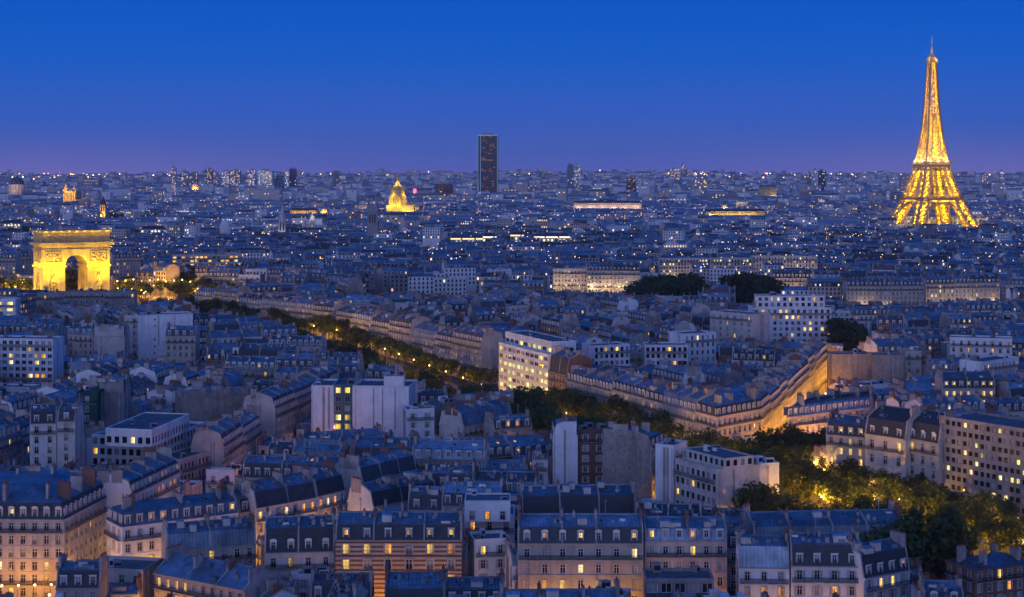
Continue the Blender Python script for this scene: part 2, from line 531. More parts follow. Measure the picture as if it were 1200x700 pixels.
class B:
    """one building: plan (counter-clockwise), edge kinds s(treet) c(ourt) p(arty), heights"""
    def __init__(s, poly, kinds, z0, eave, **k):
        if area(poly) < 0:
            poly = poly[::-1]
            kinds = kinds[-2::-1] + kinds[-1:]
        s.poly, s.kinds, s.z0, s.eave = poly, kinds, z0, eave
        s.roof, s.wall, s.roofm, s.lowm = 'mansard', 'limestone', 'zinc', 'slate'
        s.mh, s.pitch, s.in2, s.bay, s.win, s.plit, s.bal, s.dorm, s.arched = 3.0, 0.36, None, 2.5, 'sash', 0.09, True, True, 0
        s.wh, s.ww, s.fh, s.partywin, s.chim, s.party, s.lowlit, s.litkinds, s.name, s.cat, s.label, s.group, s.vis = 2.0, 1.15, 3.1, 0.0, 1, None, 0, LIT, 'apartment_building', 'apartment building', None, None, None
        s.tiers, s.extra, s.hand, s.rows_lit, s.gfl, s.skyl, s.stripes = [], None, False, {}, 4.0, None, False
        s.__dict__.update(k)
        if s.win == 'sash': s.win = ('rail', 'sash', 'rail', 'shutter')[int(abs(poly[0][0] * 17 + poly[0][1] * 5)) % 4]
        if s.win == 'shutter': s.bay = max(s.bay, 2.7)
        s.party = s.party or s.wall
        xs, ys = [p[0] for p in poly], [p[1] for p in poly]
        s.c = (sum(xs) / len(xs), sum(ys) / len(ys))
        s.r = max(math.hypot(x - s.c[0], y - s.c[1]) for x, y in poly)
        s.seed = int(abs(s.c[0] * 131 + s.c[1] * 977)) & 0xffff
        s.rings()
    def rings(s):
        n = len(s.poly)
        if s.roof == 'flat':
            s.ring = [(s.poly, s.eave), (s.poly, s.eave + 0.7)]
            s.top = s.eave + 0.7
            return
        d1 = [0.0 if k == 'p' else (1.05 if s.roof == 'mansard' else 0.0) for k in s.kinds]
        lens = [math.dist(s.poly[i], s.poly[(i + 1) % n]) for i in range(n)]
        dep = s.in2
        if dep is None:
            # half the depth between the non-party edges
            dep = min((area(s.poly) / max(max(lens[i] for i in range(n) if s.kinds[i] != 'p'), 1)) / 2, 6.5) - 0.02
            if n != 4: dep = min(dep, 4.2)
            if all(k != 'p' for k in s.kinds): dep = min(dep, 0.5 * min(lens) - 0.05)
        d2 = [0.0 if k == 'p' else dep for k in s.kinds]
        r1 = inset_poly(s.poly, d1)
        r2 = inset_poly(s.poly, d2)
        z1 = s.eave + (s.mh if s.roof == 'mansard' else 0.0)
        z2 = z1 + max(0.3, (dep - max(d1)) * s.pitch)
        s.ring = [(s.poly, s.eave)] + ([(r1, z1)] if s.roof == 'mansard' else []) + [(r2, z2)]
        s.top = z2

# ------------------------------------------------------------------ what the camera can see
ZW, ZH = 1200, 700
zinv = np.zeros((ZH, ZW))
zid = np.full((ZH, ZW), -1, dtype=np.int32)
def raster(pts, ident):
    pp = [proj(*p) for p in pts]
    xs, ys = [p[0] for p in pp], [p[1] for p in pp]
    x0, x1 = max(0, int(min(xs))), min(ZW - 1, int(max(xs)) + 1)
    y0, y1 = max(0, int(min(ys))), min(ZH - 1, int(max(ys)) + 1)
    if x1 < x0 or y1 < y0: return
    gx, gy = np.meshgrid(np.arange(x0, x1 + 1) + .5, np.arange(y0, y1 + 1) + .5)
    A = np.array([[p[0], p[1], 1.0] for p in pp])
    w = np.array([1.0 / p[1] for p in pts])
    try:
        sol = np.linalg.lstsq(A, w, rcond=None)[0]
    except Exception:
        return
    m = np.ones(gx.shape, bool)
    ar = sum(xs[i - 1] * ys[i] - xs[i] * ys[i - 1] for i in range(len(xs)))
    if abs(ar) < 0.5: return
    sg = 1 if ar > 0 else -1
    for i in range(len(xs)):
        ax, ay, bx, by = xs[i - 1], ys[i - 1], xs[i], ys[i]
        m &= sg * ((bx - ax) * (gy - ay) - (by - ay) * (gx - ax)) >= 0
    iv = sol[0] * gx + sol[1] * gy + sol[2]
    sub = zinv[y0:y1 + 1, x0:x1 + 1]
    m &= iv > sub
    sub[m] = iv[m]
    zid[y0:y1 + 1, x0:x1 + 1][m] = ident
def raster_building(b, ident):
    for (ra, za), (rb, zb) in zip([(b.poly, b.z0)] + b.ring, b.ring):
        n = len(ra)
        for i in range(n):
            j = (i + 1) % n
            raster([(*ra[i], za), (*ra[j], za), (*rb[j], zb), (*rb[i], zb)], ident)
    if abs(area(b.ring[-1][0])) > 1: raster([(*p, b.ring[-1][1]) for p in b.ring[-1][0]], ident)
    for t in b.tiers:
        for i in range(len(t[0])):
            j = (i + 1) % len(t[0])
            raster([(*t[0][i], t[1]), (*t[0][j], t[1]), (*t[0][j], t[2]), (*t[0][i], t[2])], ident)
        raster([(*p, t[2]) for p in t[0]], ident)
def seen(x, y, z, tol=2.5, margin=8):
    px, py = proj(x, y, z)
    if not (-margin <= px < ZW + margin and py < ZH + margin): return False
    ix, iy = min(ZW - 1, max(0, int(px))), min(ZH - 1, max(0, int(py)))
    iv = zinv[iy, ix]
    return iv <= 0 or y < 1.0 / iv + tol

# ------------------------------------------------------------------ making a building
class Sink:
    """collects either parts of one thing or one shared mesh"""
    def __init__(s, b, shared=None):
        s.b, s.shared, s.mb = b, shared, {}
        s.o = (b.c[0], b.c[1], b.z0) if shared is None else (0, 0, 0)
        s.root = None
    def part(s, name):
        if s.shared is not None: return s.shared
        return s.mb.setdefault(name, MB())
    def L(s, x, y, z):
        return (x - s.o[0], y - s.o[1], z - s.o[2])

def make(b, shared=None):
    rnd = random.Random(b.seed)
    S = Sink(b, shared)
    full = shared is None
    if full:
        S.root = empty(b.name, S.o)
        tag(S.root, b.label, b.cat, b.group)
    wall = S.part('wall')
    WMt = M[b.wall]
    nwin = 0
    todo = []
    def panel(p0, e, n, L, za, zb, rows, wm):
        """a wall with real openings"""
        pt = lambda u, o, z: S.L(p0[0] + e[0] * u + n[0] * o, p0[1] + e[1] * u + n[1] * o, z)
        z = za
        for v0, v1, us in sorted(rows):
            if v0 > z: wall.face([pt(0, 0, z), pt(L, 0, z), pt(L, 0, v0), pt(0, 0, v0)], wm)
            x = 0
            for u0, u1 in us:
                wall.face([pt(x, 0, v0), pt(u0, 0, v0), pt(u0, 0, v1), pt(x, 0, v1)], wm)
                x = u1
                r = -0.28
                wall.face([pt(u0, 0, v0), pt(u1, 0, v0), pt(u1, r, v0), pt(u0, r, v0)], wm)
                wall.face([pt(u0, 0, v1), pt(u0, r, v1), pt(u1, r, v1), pt(u1, 0, v1)], wm)
                wall.face([pt(u0, 0, v0), pt(u0, r, v0), pt(u0, r, v1), pt(u0, 0, v1)], wm)
                wall.face([pt(u1, 0, v0), pt(u1, 0, v1), pt(u1, r, v1), pt(u1, r, v0)], wm)
            wall.face([pt(x, 0, v0), pt(L, 0, v0), pt(L, 0, v1), pt(x, 0, v1)], wm)
            z = v1
        wall.face([pt(0, 0, z), pt(L, 0, z), pt(L, 0, zb), pt(0, 0, zb)], wm)
    def facade(p0, p1, za, zb, kind, wm, bay, win, wh, ww, bal, floors=None, plit=None, sill=None):
        nonlocal nwin
        L = math.dist(p0, p1)
        e = ((p1[0] - p0[0]) / L, (p1[1] - p0[1]) / L)
        n = (e[1], -e[0])
        ang = math.atan2(e[1], e[0])
        mid = ((p0[0] + p1[0]) / 2, (p0[1] + p1[1]) / 2)
        facing = n[0] * -mid[0] + n[1] * -mid[1] > 0
        rows = []
        fls = []
        gtol = 2.5 / max(.16, abs(n[0] * mid[0] + n[1] * mid[1]) / math.hypot(*mid))
        if facing and L > 1.6:
            if floors is None:
                z = za + (b.gfl if za < b.z0 + 1 else 0.3)
                nf = max(1, round((zb - z) / b.fh))
                h = (zb - z) / nf
                fls = [z + i * h for i in range(nf)]
                if za < b.z0 + 1: fls = [za + 0.3] + fls
            else:
                fls = floors
                h = b.fh
            nb = max(1, int((L - 0.7) / bay)) if kind != 'p' else 0
            us = [(i + .5) * L / nb for i in range(nb)]
            if kind == 'p':
                us = [L * t for t in (0.3, 0.62) if rnd.random() < b.partywin]
            big = b.win in ('wide', 'dark') or b.name == 'office_building'
            for k, z in reversed(list(enumerate(fls))):
                sl = (0.25 if not big else 0.85) if sill is None else sill
                w, hh = (ww, min(wh, h - sl - .35)) if kind != 'p' else (0.8, 1.1)
                if kind == 'p': sl = 1.0
                if z + sl + hh > zb: continue
                row = []
                anyv = False
                for q, u in enumerate(us):
                    x, y = p0[0] + e[0] * u + n[0] * .3, p0[1] + e[1] * u + n[1] * .3
                    if kind == 'p' and rnd.random() > b.partywin: continue
                    r_ = rnd.random()
                    rk = rnd.choice(b.litkinds)
                    if not b.hand and rnd.random() < .07: continue
                    if not seen(x, y, z + sl + hh * .8, gtol): continue
                    anyv = True
                    pl = b.rows_lit.get(len(fls) - 1 - k, b.plit if plit is None else plit)
                    g = rk if r_ < pl else ('blind' if r_ > 0.80 else 'glass')
                    nwin += 1
                    if full and nwin <= 99:
                        row.append((u - w / 2, u + w / 2))
                        todo.append((win if kind != 'p' else 'sash', g, S.L(p0[0] + e[0] * u - n[0] * .24, p0[1] + e[1] * u - n[1] * .24, z + sl + hh / 2), ang, w, hh))
                    else:
                        pt = lambda uu, o, zz: S.L(p0[0] + e[0] * uu + n[0] * o, p0[1] + e[1] * uu + n[1] * o, zz)
                        (S.part('window|rest') if full else wall).face([pt(u - w / 2, .03, z + sl), pt(u + w / 2, .03, z + sl), pt(u + w / 2, .03, z + sl + hh), pt(u - w / 2, .03, z + sl + hh)], M[g])
                if row: rows.append((z + sl, z + sl + hh, row))
                if anyv and kind == 's' and bal and k in (2, len(fls) - 1):
                    balcony(p0, e, n, L, z)
                if anyv and kind == 's' and full and k and not big:
                    s_ = S.part('string_course|%d' % k)
                    s_.obox(S.L(p0[0] + n[0] * .005, p0[1] + n[1] * .005, z - .22), (e[0] * L, e[1] * L, 0), (n[0] * .14, n[1] * .14, 0), (0, 0, .2), wm)
        panel(p0, e, n, L, za, zb, rows, wm)
        return e, n, L, ang, facing
    def balcony(p0, e, n, L, z):
        bm = S.part('balcony')
        u0, u1 = .25, L - .25
        a = lambda u, o, zz: S.L(p0[0] + e[0] * u + n[0] * o, p0[1] + e[1] * u + n[1] * o, zz)
        ev = (e[0] * (u1 - u0), e[1] * (u1 - u0), 0)
        if not full:
            bm.face([a(u0, .6, z), a(u1, .6, z), a(u1, .6, z + .95), a(u0, .6, z + .95)], M['iron'])
            bm.face([a(u0, 0.02, z), a(u1, .02, z), a(u1, .6, z), a(u0, .6, z)], WMt)
            return
        bm.obox(a(u0, .008, z - .16), ev, (n[0] * .75, n[1] * .75, 0), (0, 0, .14), M['chimney'])
        bm.obox(a(u0, .66, z + .88), ev, (n[0] * .06, n[1] * .06, 0), (0, 0, .07), M['iron'])
        bm.obox(a(u0, .67, z + .08), ev, (n[0] * .04, n[1] * .04, 0), (0, 0, .05), M['iron'])
        k = int((u1 - u0) / 0.24)
        for i in range(k + 1):
            u = u0 + (u1 - u0) * i / max(k, 1)
            bm.face([a(u - .055, .69, z + .05), a(u + .055, .69, z + .05), a(u + .055, .69, z + .9), a(u - .055, .69, z + .9)], M['iron'])
    nP = len(b.poly)
    hasd = 0
    for i in range(nP):
        p0, p1 = b.poly[i], b.poly[(i + 1) % nP]
        kind = b.kinds[i]
        top = b.eave if (b.roof != 'flat' or kind == 'x') else b.eave + .7
        wm = WMt if kind != 'p' else M[b.party]
        e, n, L, ang, facing = facade(p0, p1, b.z0, b.eave, kind, wm, b.bay, b.win, b.wh, b.ww, b.bal and kind == 's')
        a = lambda u, o, z: S.L(p0[0] + e[0] * u + n[0] * o, p0[1] + e[1] * u + n[1] * o, z)
        if kind == 'p' and full and facing and L > 4.5:
            for q in range(rnd.randrange(1, 4)):
                u, w_ = L * rnd.uniform(.2, .8), rnd.uniform(.35, .7)
                zt_ = b.eave + (rnd.uniform(.4, 1.6) if b.roof == 'mansard' and .25 < u / L < .75 else -.05)
                if not seen(p0[0] + e[0] * u, p0[1] + e[1] * u, b.eave - 2, 4): continue
                fl_ = S.part('chimney_flue|%d%d' % (i, q))
                fl_.obox(a(u, .002, b.z0 + rnd.uniform(1, max(1.5, (b.eave - b.z0) * .5))), (e[0] * w_, e[1] * w_, 0), (n[0] * .14, n[1] * .14, 0), (0, 0, 1), M['chimney'], skip=())
                k_ = len(fl_.v)
                zb_ = fl_.v[k_ - 8][2]
                ztop = zt_ - S.o[2]
                for v_ in range(k_ - 4, k_): fl_.v[v_] = (fl_.v[v_][0], fl_.v[v_][1], ztop)
            u = L * rnd.choice((.06, .93))
            dp = S.part('drainpipe|%d' % i)
            dp.bar(a(u, .09, b.z0), a(u, .09, b.eave - .1), .13, M['metal'])
        if b.roof == 'flat':
            # parapet
            pm = S.part('parapet') if full else wall
            pm.obox(a(0.0, 0.06, b.eave), (e[0] * L, e[1] * L, 0), (-n[0] * .36, -n[1] * .36, 0), (0, 0, .7 - (.002 * i)), wm)
            continue
        if kind != 'p' and full:
            cn = S.part('cornice|%d' % i)
            cn.obox(a(0, 0.004, b.eave - .3), (e[0] * L, e[1] * L, 0), (n[0] * .42, n[1] * .42, 0), (0, 0, .32), wm)
        # roof slopes
        rf = S.part('roof')
        for k in range(len(b.ring) - 1):
            (ra, zA), (rb, zB) = b.ring[k], b.ring[k + 1]
            j = (i + 1) % nP
            if kind == 'p':
                continue
            rm = M[b.lowm] if (b.roof == 'mansard' and k == 0) else M[b.roofm]
            rf.face([S.L(*ra[i], zA), S.L(*ra[j], zA), S.L(*rb[j], zB), S.L(*rb[i], zB)], rm)
        if kind == 'p':
            j = (i + 1) % nP
            chain = [S.L(*r[i], z) for r, z in b.ring] + [S.L(*r[j], z) for r, z in reversed(b.ring)]
            pts = [S.L(*r[j], z) for r, z in b.ring][0:1]
            prof = [S.L(*b.ring[0][0][i], b.eave), S.L(*b.ring[0][0][j], b.eave)] + [S.L(*r[j], z) for r, z in b.ring[1:]] + [S.L(*r[i], z) for r, z in reversed(b.ring[1:])]
            # drop coincident neighbours
            pr = [p for q, p in enumerate(prof) if math.dist(p, prof[q - 1]) > .05]
            if len(pr) >= 3: wall.face(pr, wm)
            # raised coping along the party wall
            cp = S.part('party_wall|%d' % i)
            for chainp in ([(r[i], z) for r, z in b.ring], [(r[j], z) for r, z in b.ring]):
                for (qa, za_), (qb, zb_) in zip(chainp, chainp[1:]):
                    if math.dist(qa, qb) < .05 and abs(za_ - zb_) < .05: continue
                    A_, B_ = Vector(S.L(*qa, za_)), Vector(S.L(*qb, zb_))
                    cp.obox(A_ - Vector((n[0] * .30, n[1] * .30, 0)), B_ - A_, (n[0] * .32, n[1] * .32, 0), (0, 0, .38), M['chimney'])
            # chimney stacks on the party wall
            if b.chim and L > 4:
                for t in ((0.34,), (0.5,), (0.36, 0.66))[rnd.randrange(3)]:
                    ln = rnd.uniform(1.6, min(4.6, L * .42))
                    u = L * t
                    cx, cy = p0[0] + e[0] * u - n[0] * .3, p0[1] + e[1] * u - n[1] * .3
                    chimney(cx, cy, e, n, ln, b.top - 2.2, b.top + rnd.uniform(.5, 1.5), rnd)
        # dormers
        if kind != 'p' and b.roof == 'mansard' and b.dorm and facing and L > 2.5:
            nb = max(1, int((L - 1.2) / max(b.bay, 2.3)))
            for q in range(nb):
                u = (q + .5) * L / nb
                z = b.eave + .35
                x, y = p0[0] + e[0] * u - n[0] * .2, p0[1] + e[1] * u - n[1] * .2
                r_, rk = rnd.random(), rnd.choice(b.litkinds)
                if not seen(x, y, z + 1.2, 3.5 / max(.2, abs(n[0] * x + n[1] * y) / math.hypot(x, y))): continue
                g = rk if r_ < b.plit else ('blind' if r_ > .7 else 'glass')
                if full and hasd < 30:
                    hasd += 1
                    dm = link('dormer', DM[('slate' if b.lowm == 'slate' else 'zinc'), b.arched], S.root, S.L(x, y, z), (0, 0, ang))
                    link('window', WM['sash', g], dm, (0, .16, .25 + .81), None, (.96, 1, 1.62))
                else:
                    aa = lambda uu, o, zz: S.L(p0[0] + e[0] * uu + n[0] * o, p0[1] + e[1] * uu + n[1] * o, zz)
                    rf.obox(aa(u - .7, -.2, z), (e[0] * 1.4, e[1] * 1.4, 0), (-n[0] * 1.6, -n[1] * 1.6, 0), (0, 0, 2.1), M['frame'] if rnd.random() < .5 else M[b.lowm], skip=('bottom',))
                    rf.face([aa(u - .42, -.16, z + .3), aa(u + .42, -.16, z + .3), aa(u + .42, -.16, z + 1.85), aa(u - .42, -.16, z + 1.85)], M[g])
        # skylights on the upper slope
        if kind != 'p' and facing and full and L > 4:
            (ra, zA), (rb, zB) = b.ring[-2], b.ring[-1]
            j = (i + 1) % nP
            A_, B_, C_ = Vector((*ra[i], zA)), Vector((*ra[j], zA)), Vector((*rb[i], zB))
            up = Vector((-n[0], -n[1], 0))
            run = (C_ - A_).dot(up)
            if run > 1.5:
                sl = Vector((up.x * run, up.y * run, zB - zA)).normalized()
                ex = Vector((e[0], e[1], 0))
                rot = Matrix((ex, sl, ex.cross(sl))).transposed().to_euler()
                ns = rnd.choice((1, 2, 3, 3, 4)) if b.skyl is None else b.skyl + 1
                for q in range(ns):
                    c_ = A_ + (B_ - A_) * rnd.uniform(.15, .85) + sl * (rnd.uniform(.25, .7) * math.hypot(run, zB - zA))
                    if seen(*c_, 3.0):
                        g = rnd.choice(('glass', 'glass', 'blind', 'blind', 'amber' if rnd.random() < .3 else 'glass'))
                        link('skylight', SKY[g], S.root, S.L(*c_), rot)
    if full and b.roof != 'flat' and not (nP == 4 and b.kinds[1] == 'p' and b.kinds[3] == 'p'):
        r, z = b.ring[-2]
        r2, z2 = b.ring[-1]
        for i in range(nP):
            j = (i + 1) % nP
            L = math.dist(r[i], r[j])
            if L < 5: continue
            e = ((r[j][0] - r[i][0]) / L, (r[j][1] - r[i][1]) / L)
            n = (e[1], -e[0])
            for k in range(max(1, int(L / 8))):
                u = L * (k + .5 + rnd.uniform(-.2, .2)) / max(1, int(L / 8))
                o_ = rnd.uniform(1.2, 3.2)
                chimney(r[i][0] + e[0] * u - n[0] * o_, r[i][1] + e[1] * u - n[1] * o_, n, e, rnd.uniform(1.6, 3.4), z - .4, z2 + rnd.uniform(.6, 1.8), rnd)
    # cross walls with chimneys, ridge capping, gutters, vents
    if full and b.roof != 'flat' and nP == 4 and b.kinds[1] == 'p' and b.kinds[3] == 'p':
        L0 = math.dist(b.poly[0], b.poly[1])
        ex, ey = (b.poly[1][0] - b.poly[0][0]) / L0, (b.poly[1][1] - b.poly[0][1]) / L0
        nx, ny = ey, -ex
        m_ = int(L0 / 7.5)
        for k in range(1, m_):
            t = k / m_ + rnd.uniform(-.12, .12) / m_
            lp = lambda p, q: (p[0] + (q[0] - p[0]) * t, p[1] + (q[1] - p[1]) * t)
            fw = S.part('fire_wall|%d' % k)
            half = [(lp(r[0], r[1]), z) for r, z in b.ring]
            back = [(lp(r[3], r[2]), z) for r, z in b.ring]
            for chainp in (half, back):
                for (qa, za_), (qb, zb_) in zip(chainp, chainp[1:]):
                    if math.dist(qa, qb) < .05 and abs(za_ - zb_) < .05: continue
                    A_, B_ = Vector(S.L(*qa, za_)), Vector(S.L(*qb, zb_))
                    fw.obox(A_ - Vector((ex * .17, ey * .17, .1)), B_ - A_, (ex * .34, ey * .34, 0), (0, 0, .45), M['chimney'])
            if rnd.random() < .85:
                rc_ = half[-1][0]
                o_ = rnd.uniform(-.5, 2.2)
                chimney(rc_[0] + nx * o_, rc_[1] + ny * o_, (nx, ny), (ex, ey), rnd.uniform(1.4, 3.6), b.top - 1.6, b.top + rnd.uniform(.3, 1.3), rnd)
        r, z = b.ring[-1]
        rc2 = S.part('ridge_cap')
        mid0 = ((r[0][0] + r[3][0]) / 2, (r[0][1] + r[3][1]) / 2)
        mid1 = ((r[1][0] + r[2][0]) / 2, (r[1][1] + r[2][1]) / 2)
        rc2.bar(S.L(*mid0, z + .06), S.L(*mid1, z + .06), .34, M['zincpale'])
        gt_ = S.part('gutter')
        gt_.bar(S.L(b.poly[0][0] + nx * .5, b.poly[0][1] + ny * .5, b.eave + .02), S.L(b.poly[1][0] + nx * .5, b.poly[1][1] + ny * .5, b.eave + .02), .2, M['metal'])
        (ra, zA), (rb, zB) = b.ring[-2], b.ring[-1]
        for q in range(rnd.randrange(3, 9) if b.c[1] > 470 else rnd.randrange(6, 15)):
            t, w_ = rnd.uniform(.06, .94), rnd.uniform(.15, .9)
            fx = ra[0][0] + (ra[1][0] - ra[0][0]) * t, ra[0][1] + (ra[1][1] - ra[0][1]) * t
            rx_ = rb[0][0] + (rb[1][0] - rb[0][0]) * t, rb[0][1] + (rb[1][1] - rb[0][1]) * t
            p_ = (fx[0] + (rx_[0] - fx[0]) * w_, fx[1] + (rx_[1] - fx[1]) * w_, zA + (zB - zA) * w_ - .05)
            if seen(*p_, 3.0): link('roof_vent', rnd.choice(VENTS[:3] + VENTS[:3] + VENTS), S.root, S.L(*p_), (0, 0, math.atan2(ey, ex)), (rnd.uniform(.7, 1.5), rnd.uniform(.7, 1.4), rnd.uniform(.6, 1.3)))
    # flat top
    if b.roof == 'flat':
        rf = S.part('roof')
        rf.face([S.L(*p, b.eave + .02) for p in b.poly], M['gravel'])
    elif abs(area(b.ring[-1][0])) > 1.0:
        S.part('roof').face([S.L(*p, b.ring[-1][1]) for p in b.ring[-1][0]], M[b.roofm])
    # set-back tiers (plan, z from, z to, edge kinds)
    for t in b.tiers:
        pl, ta, tb, kk = t[:4]
        for i in range(len(pl)):
            p0, p1 = pl[i], pl[(i + 1) % len(pl)]
            facade(p0, p1, ta, tb, kk[i], WMt, b.bay, b.win, b.wh, b.ww, False, floors=[ta + .15 + 3.0 * q for q in range(max(1, int((tb - ta) / 3.0)))] if kk[i] != 'n' else [])
        pm = S.part('parapet') if full else wall
        for i in range(len(pl)):
            p0, p1 = pl[i], pl[(i + 1) % len(pl)]
            L = math.dist(p0, p1)
            e = ((p1[0] - p0[0]) / L, (p1[1] - p0[1]) / L)
            n = (e[1], -e[0])
            pm.obox(S.L(p0[0] + n[0] * .05, p0[1] + n[1] * .05, tb - .002 * i), (e[0] * L, e[1] * L, 0), (-n[0] * .3, -n[1] * .3, 0), (0, 0, .35), WMt)
        S.part('roof').face([S.L(*p, tb + .02) for p in pl], M['gravel'])
    # clutter on top
    xs = b.ring[-1][0]
    if b.roof == 'flat':
        topz = b.eave if not b.tiers else b.tiers[-1][2]
        base = b.poly if not b.tiers else b.tiers[-1][0]
        cx, cy = sum(p[0] for p in base) / len(base), sum(p[1] for p in base) / len(base)
        for q in range(rnd.randrange(2, 5)):
            p = rnd.choice(base)
            t = rnd.uniform(.2, .75)
            x, y = cx + (p[0] - cx) * t, cy + (p[1] - cy) * t
            w, d, h = rnd.uniform(.8, 2.6), rnd.uniform(.8, 2.4), rnd.uniform(.7, 2.2)
            m_ = M[rnd.choice(('metal', 'white', 'greywall'))]
            tgt = S.part('roof_unit') if not full else MB()
            lo = S.L(x, y, topz + .02) if not full else (0, 0, 0)
            tgt.obox(lo, (w, 0, 0), (0, d, 0), (0, 0, h), m_, skip=('bottom',))
            if full:
                tgt.box(w * .1, w * .9, -.04, 0.0, h * .25, h * .8, M['iron'])
                link('roof_unit', tgt.mesh('roof_unit'), S.root, S.L(x, y, topz + .02), (0, 0, rnd.uniform(0, 1)))
    elif full and rnd.random() < .6:
        r, z = b.ring[-1]
        t = rnd.random()
        x, y = r[0][0] * (1 - t) + r[1][0] * t, r[0][1] * (1 - t) + r[1][1] * t
        am = MB()
        am.bar((0, 0, -.3), (0, 0, 3.2), .12, M['metal'])
        am.bar((-.7, 0, 2.9), (.7, 0, 2.9), .06, M['metal'])
        am.bar((-.5, 0, 2.4), (.5, 0, 2.4), .06, M['metal'])
        for q in range(5): am.bar((-.6 + .3 * q, -.3, 2.9), (-.6 + .3 * q, .3, 2.9), .04, M['metal'])
        link('antenna', am.mesh('antenna'), S.root, S.L(x, y, z), (0, 0, rnd.uniform(0, 3)))
    if full:
        for nm, mb in S.mb.items():
            if mb.f:
                ob_ = mb.build(nm.split('|')[0], S.root)
                if nm == 'window|rest': ob_['kind'] = 'stuff'
        for win, g, loc, ang, w, hh in todo:
            link('window', WM[win, g], S.root, loc, (0, 0, ang), (w, 1, hh))
        for c in CHQ:
            link('chimney', c.mesh('chimney'), S.root, (-S.o[0], -S.o[1], -S.o[2]))
    elif CHQ:
        for c in CHQ:
            k = len(shared.v)
            shared.v.extend(c.v)
            shared.f.extend(tuple(i + k for i in f) for f in c.f)
            shared.m.extend(shared.mi(c.mats[m]) for m in c.m)
    CHQ.clear()
    if b.extra and full: b.extra(b, S)
    b.root = S.root
    return S.root
CHQ = []
def vent_meshes():
    out = []
    b = MB(); b.lathe((0, 0, -.1), [(.12, 0), (.12, .75), (.2, .78), (.2, .95), (.02, 1.05)], 7, M['metal']); out.append(b.mesh('roof_vent'))
    b = MB(); b.box(-.45, .45, -.35, .35, -.2, .65, M['zincpale']); b.box(-.5, .5, -.4, .4, .65, .72, M['zinc']); out.append(b.mesh('roof_vent'))
    b = MB(); b.box(-.3, .3, -.3, .3, -.2, 1.0, M['chimney']); b.lathe((0, 0, 1.0), [(.14, 0), (.12, .4)], 6, M['pot']); out.append(b.mesh('roof_vent'))
    b = MB(); b.box(-.8, .8, -.45, .45, -.3, .5, M['white']); b.box(-.84, .84, -.5, .5, .5, .58, M['zinc']); out.append(b.mesh('roof_vent'))
    b = MB(); b.box(-.9, .9, -.9, .9, -.4, 1.1, M['cream']); b.box(-1.0, 1.0, -1.0, 1.0, 1.1, 1.2, M['zincpale']); out.append(b.mesh('roof_vent'))
    return out
VENTS = vent_meshes()
def chimney(cx, cy, e, n, ln, z0, z1, rnd):
    c = MB()
    m_ = M['chimney'] if rnd.random() < .78 else M['chimbrick']
    th = rnd.uniform(.5, .75)
    o = Vector((cx - e[0] * ln / 2 - n[0] * th / 2, cy - e[1] * ln / 2 - n[1] * th / 2, z0))
    c.obox(o, (e[0] * ln, e[1] * ln, 0), (n[0] * th, n[1] * th, 0), (0, 0, z1 - z0), m_, skip=('bottom',))
    c.obox(o + Vector((-e[0] * .08 - n[0] * .08, -e[1] * .08 - n[1] * .08, z1 - z0)), (e[0] * (ln + .16), e[1] * (ln + .16), 0), (n[0] * (th + .16), n[1] * (th + .16), 0), (0, 0, .14), m_)
    k = int(ln / .42)
    for i in range(k):
        if rnd.random() < .12: continue
        u = (i + .5) * ln / k - ln / 2
        h = rnd.choice((.35, .45, .5, .75))
        c.lathe((cx + e[0] * u, cy + e[1] * u, z1 + .13), [(.15, 0), (.13, h * .8), (.16, h)], 5, M['pot'])
    CHQ.append(c)
# ------------------------------------------------------------------ street plan
AVD = Vector((-0.397, 0.918))              # the tree-lined avenue runs this way, away from the camera
AVN = Vector((-0.918, -0.397))             # from its far facades towards the camera side
AV0 = Vector((67.0, 530.0))                # a point on the far facade line
def av(t, o):
    if t <= TB:
        p = AV0 + AVD * t + AVN * o
    else:                                  # nearer the arch the avenue bends towards it
        p = AV0 + AVD * TB + Vector((-.678, .735)) * (t - TB) + Vector((-.735, -.678)) * o
    return (p.x, p.y)
TB = 385.0
AVW = 51.0
STD = Vector((0.302, 0.953))               # side street climbing away to the east
ST0 = Vector((84.6, 549.0))
STN = Vector((0.953, -0.302))
def st(t, o):
    p = ST0 + STD * t + STN * o
    return (p.x, p.y)
LSD = Vector((0.18, 0.984))                # the narrow street at the left
LS0 = Vector((-98.5, 395.0))
LSN = Vector((0.984, -0.18))
def ls(t, o):
    p = LS0 + LSD * t + LSN * o
    return (p.x, p.y)
keep_out = [
    [av(-215, -0.5), av(-215, AVW), av(TB, AVW), av(TB, -0.5)][::-1],
    [av(TB + .1, -0.5), av(TB + .1, AVW), av(545, AVW), av(545, -0.5)][::-1],
    [av(236, -15), av(186, -15), av(186, 0), av(330, 0)],
    [st(-12, 0.2), st(-12, 12), st(330, 12), st(330, 0.2)][::-1],
    [ls(-75, 0.3), ls(-75, 12), ls(250, 12), ls(250, 0.3)][::-1],
    [(ARC_C[0] + 118 * math.cos(a * math.pi / 8), ARC_C[1] + 105 * math.sin(a * math.pi / 8)) for a in range(16)],
]
keep_out += [[(101, 500), (112, 452), (150, 380), (112, 380), (84, 470), (80, 500)],
             [(-150, 356.5), (-97, 356.5), (-97, 368.4), (-150, 368.4)]]
keep_out = [k if area(k) > 0 else k[::-1] for k in keep_out]

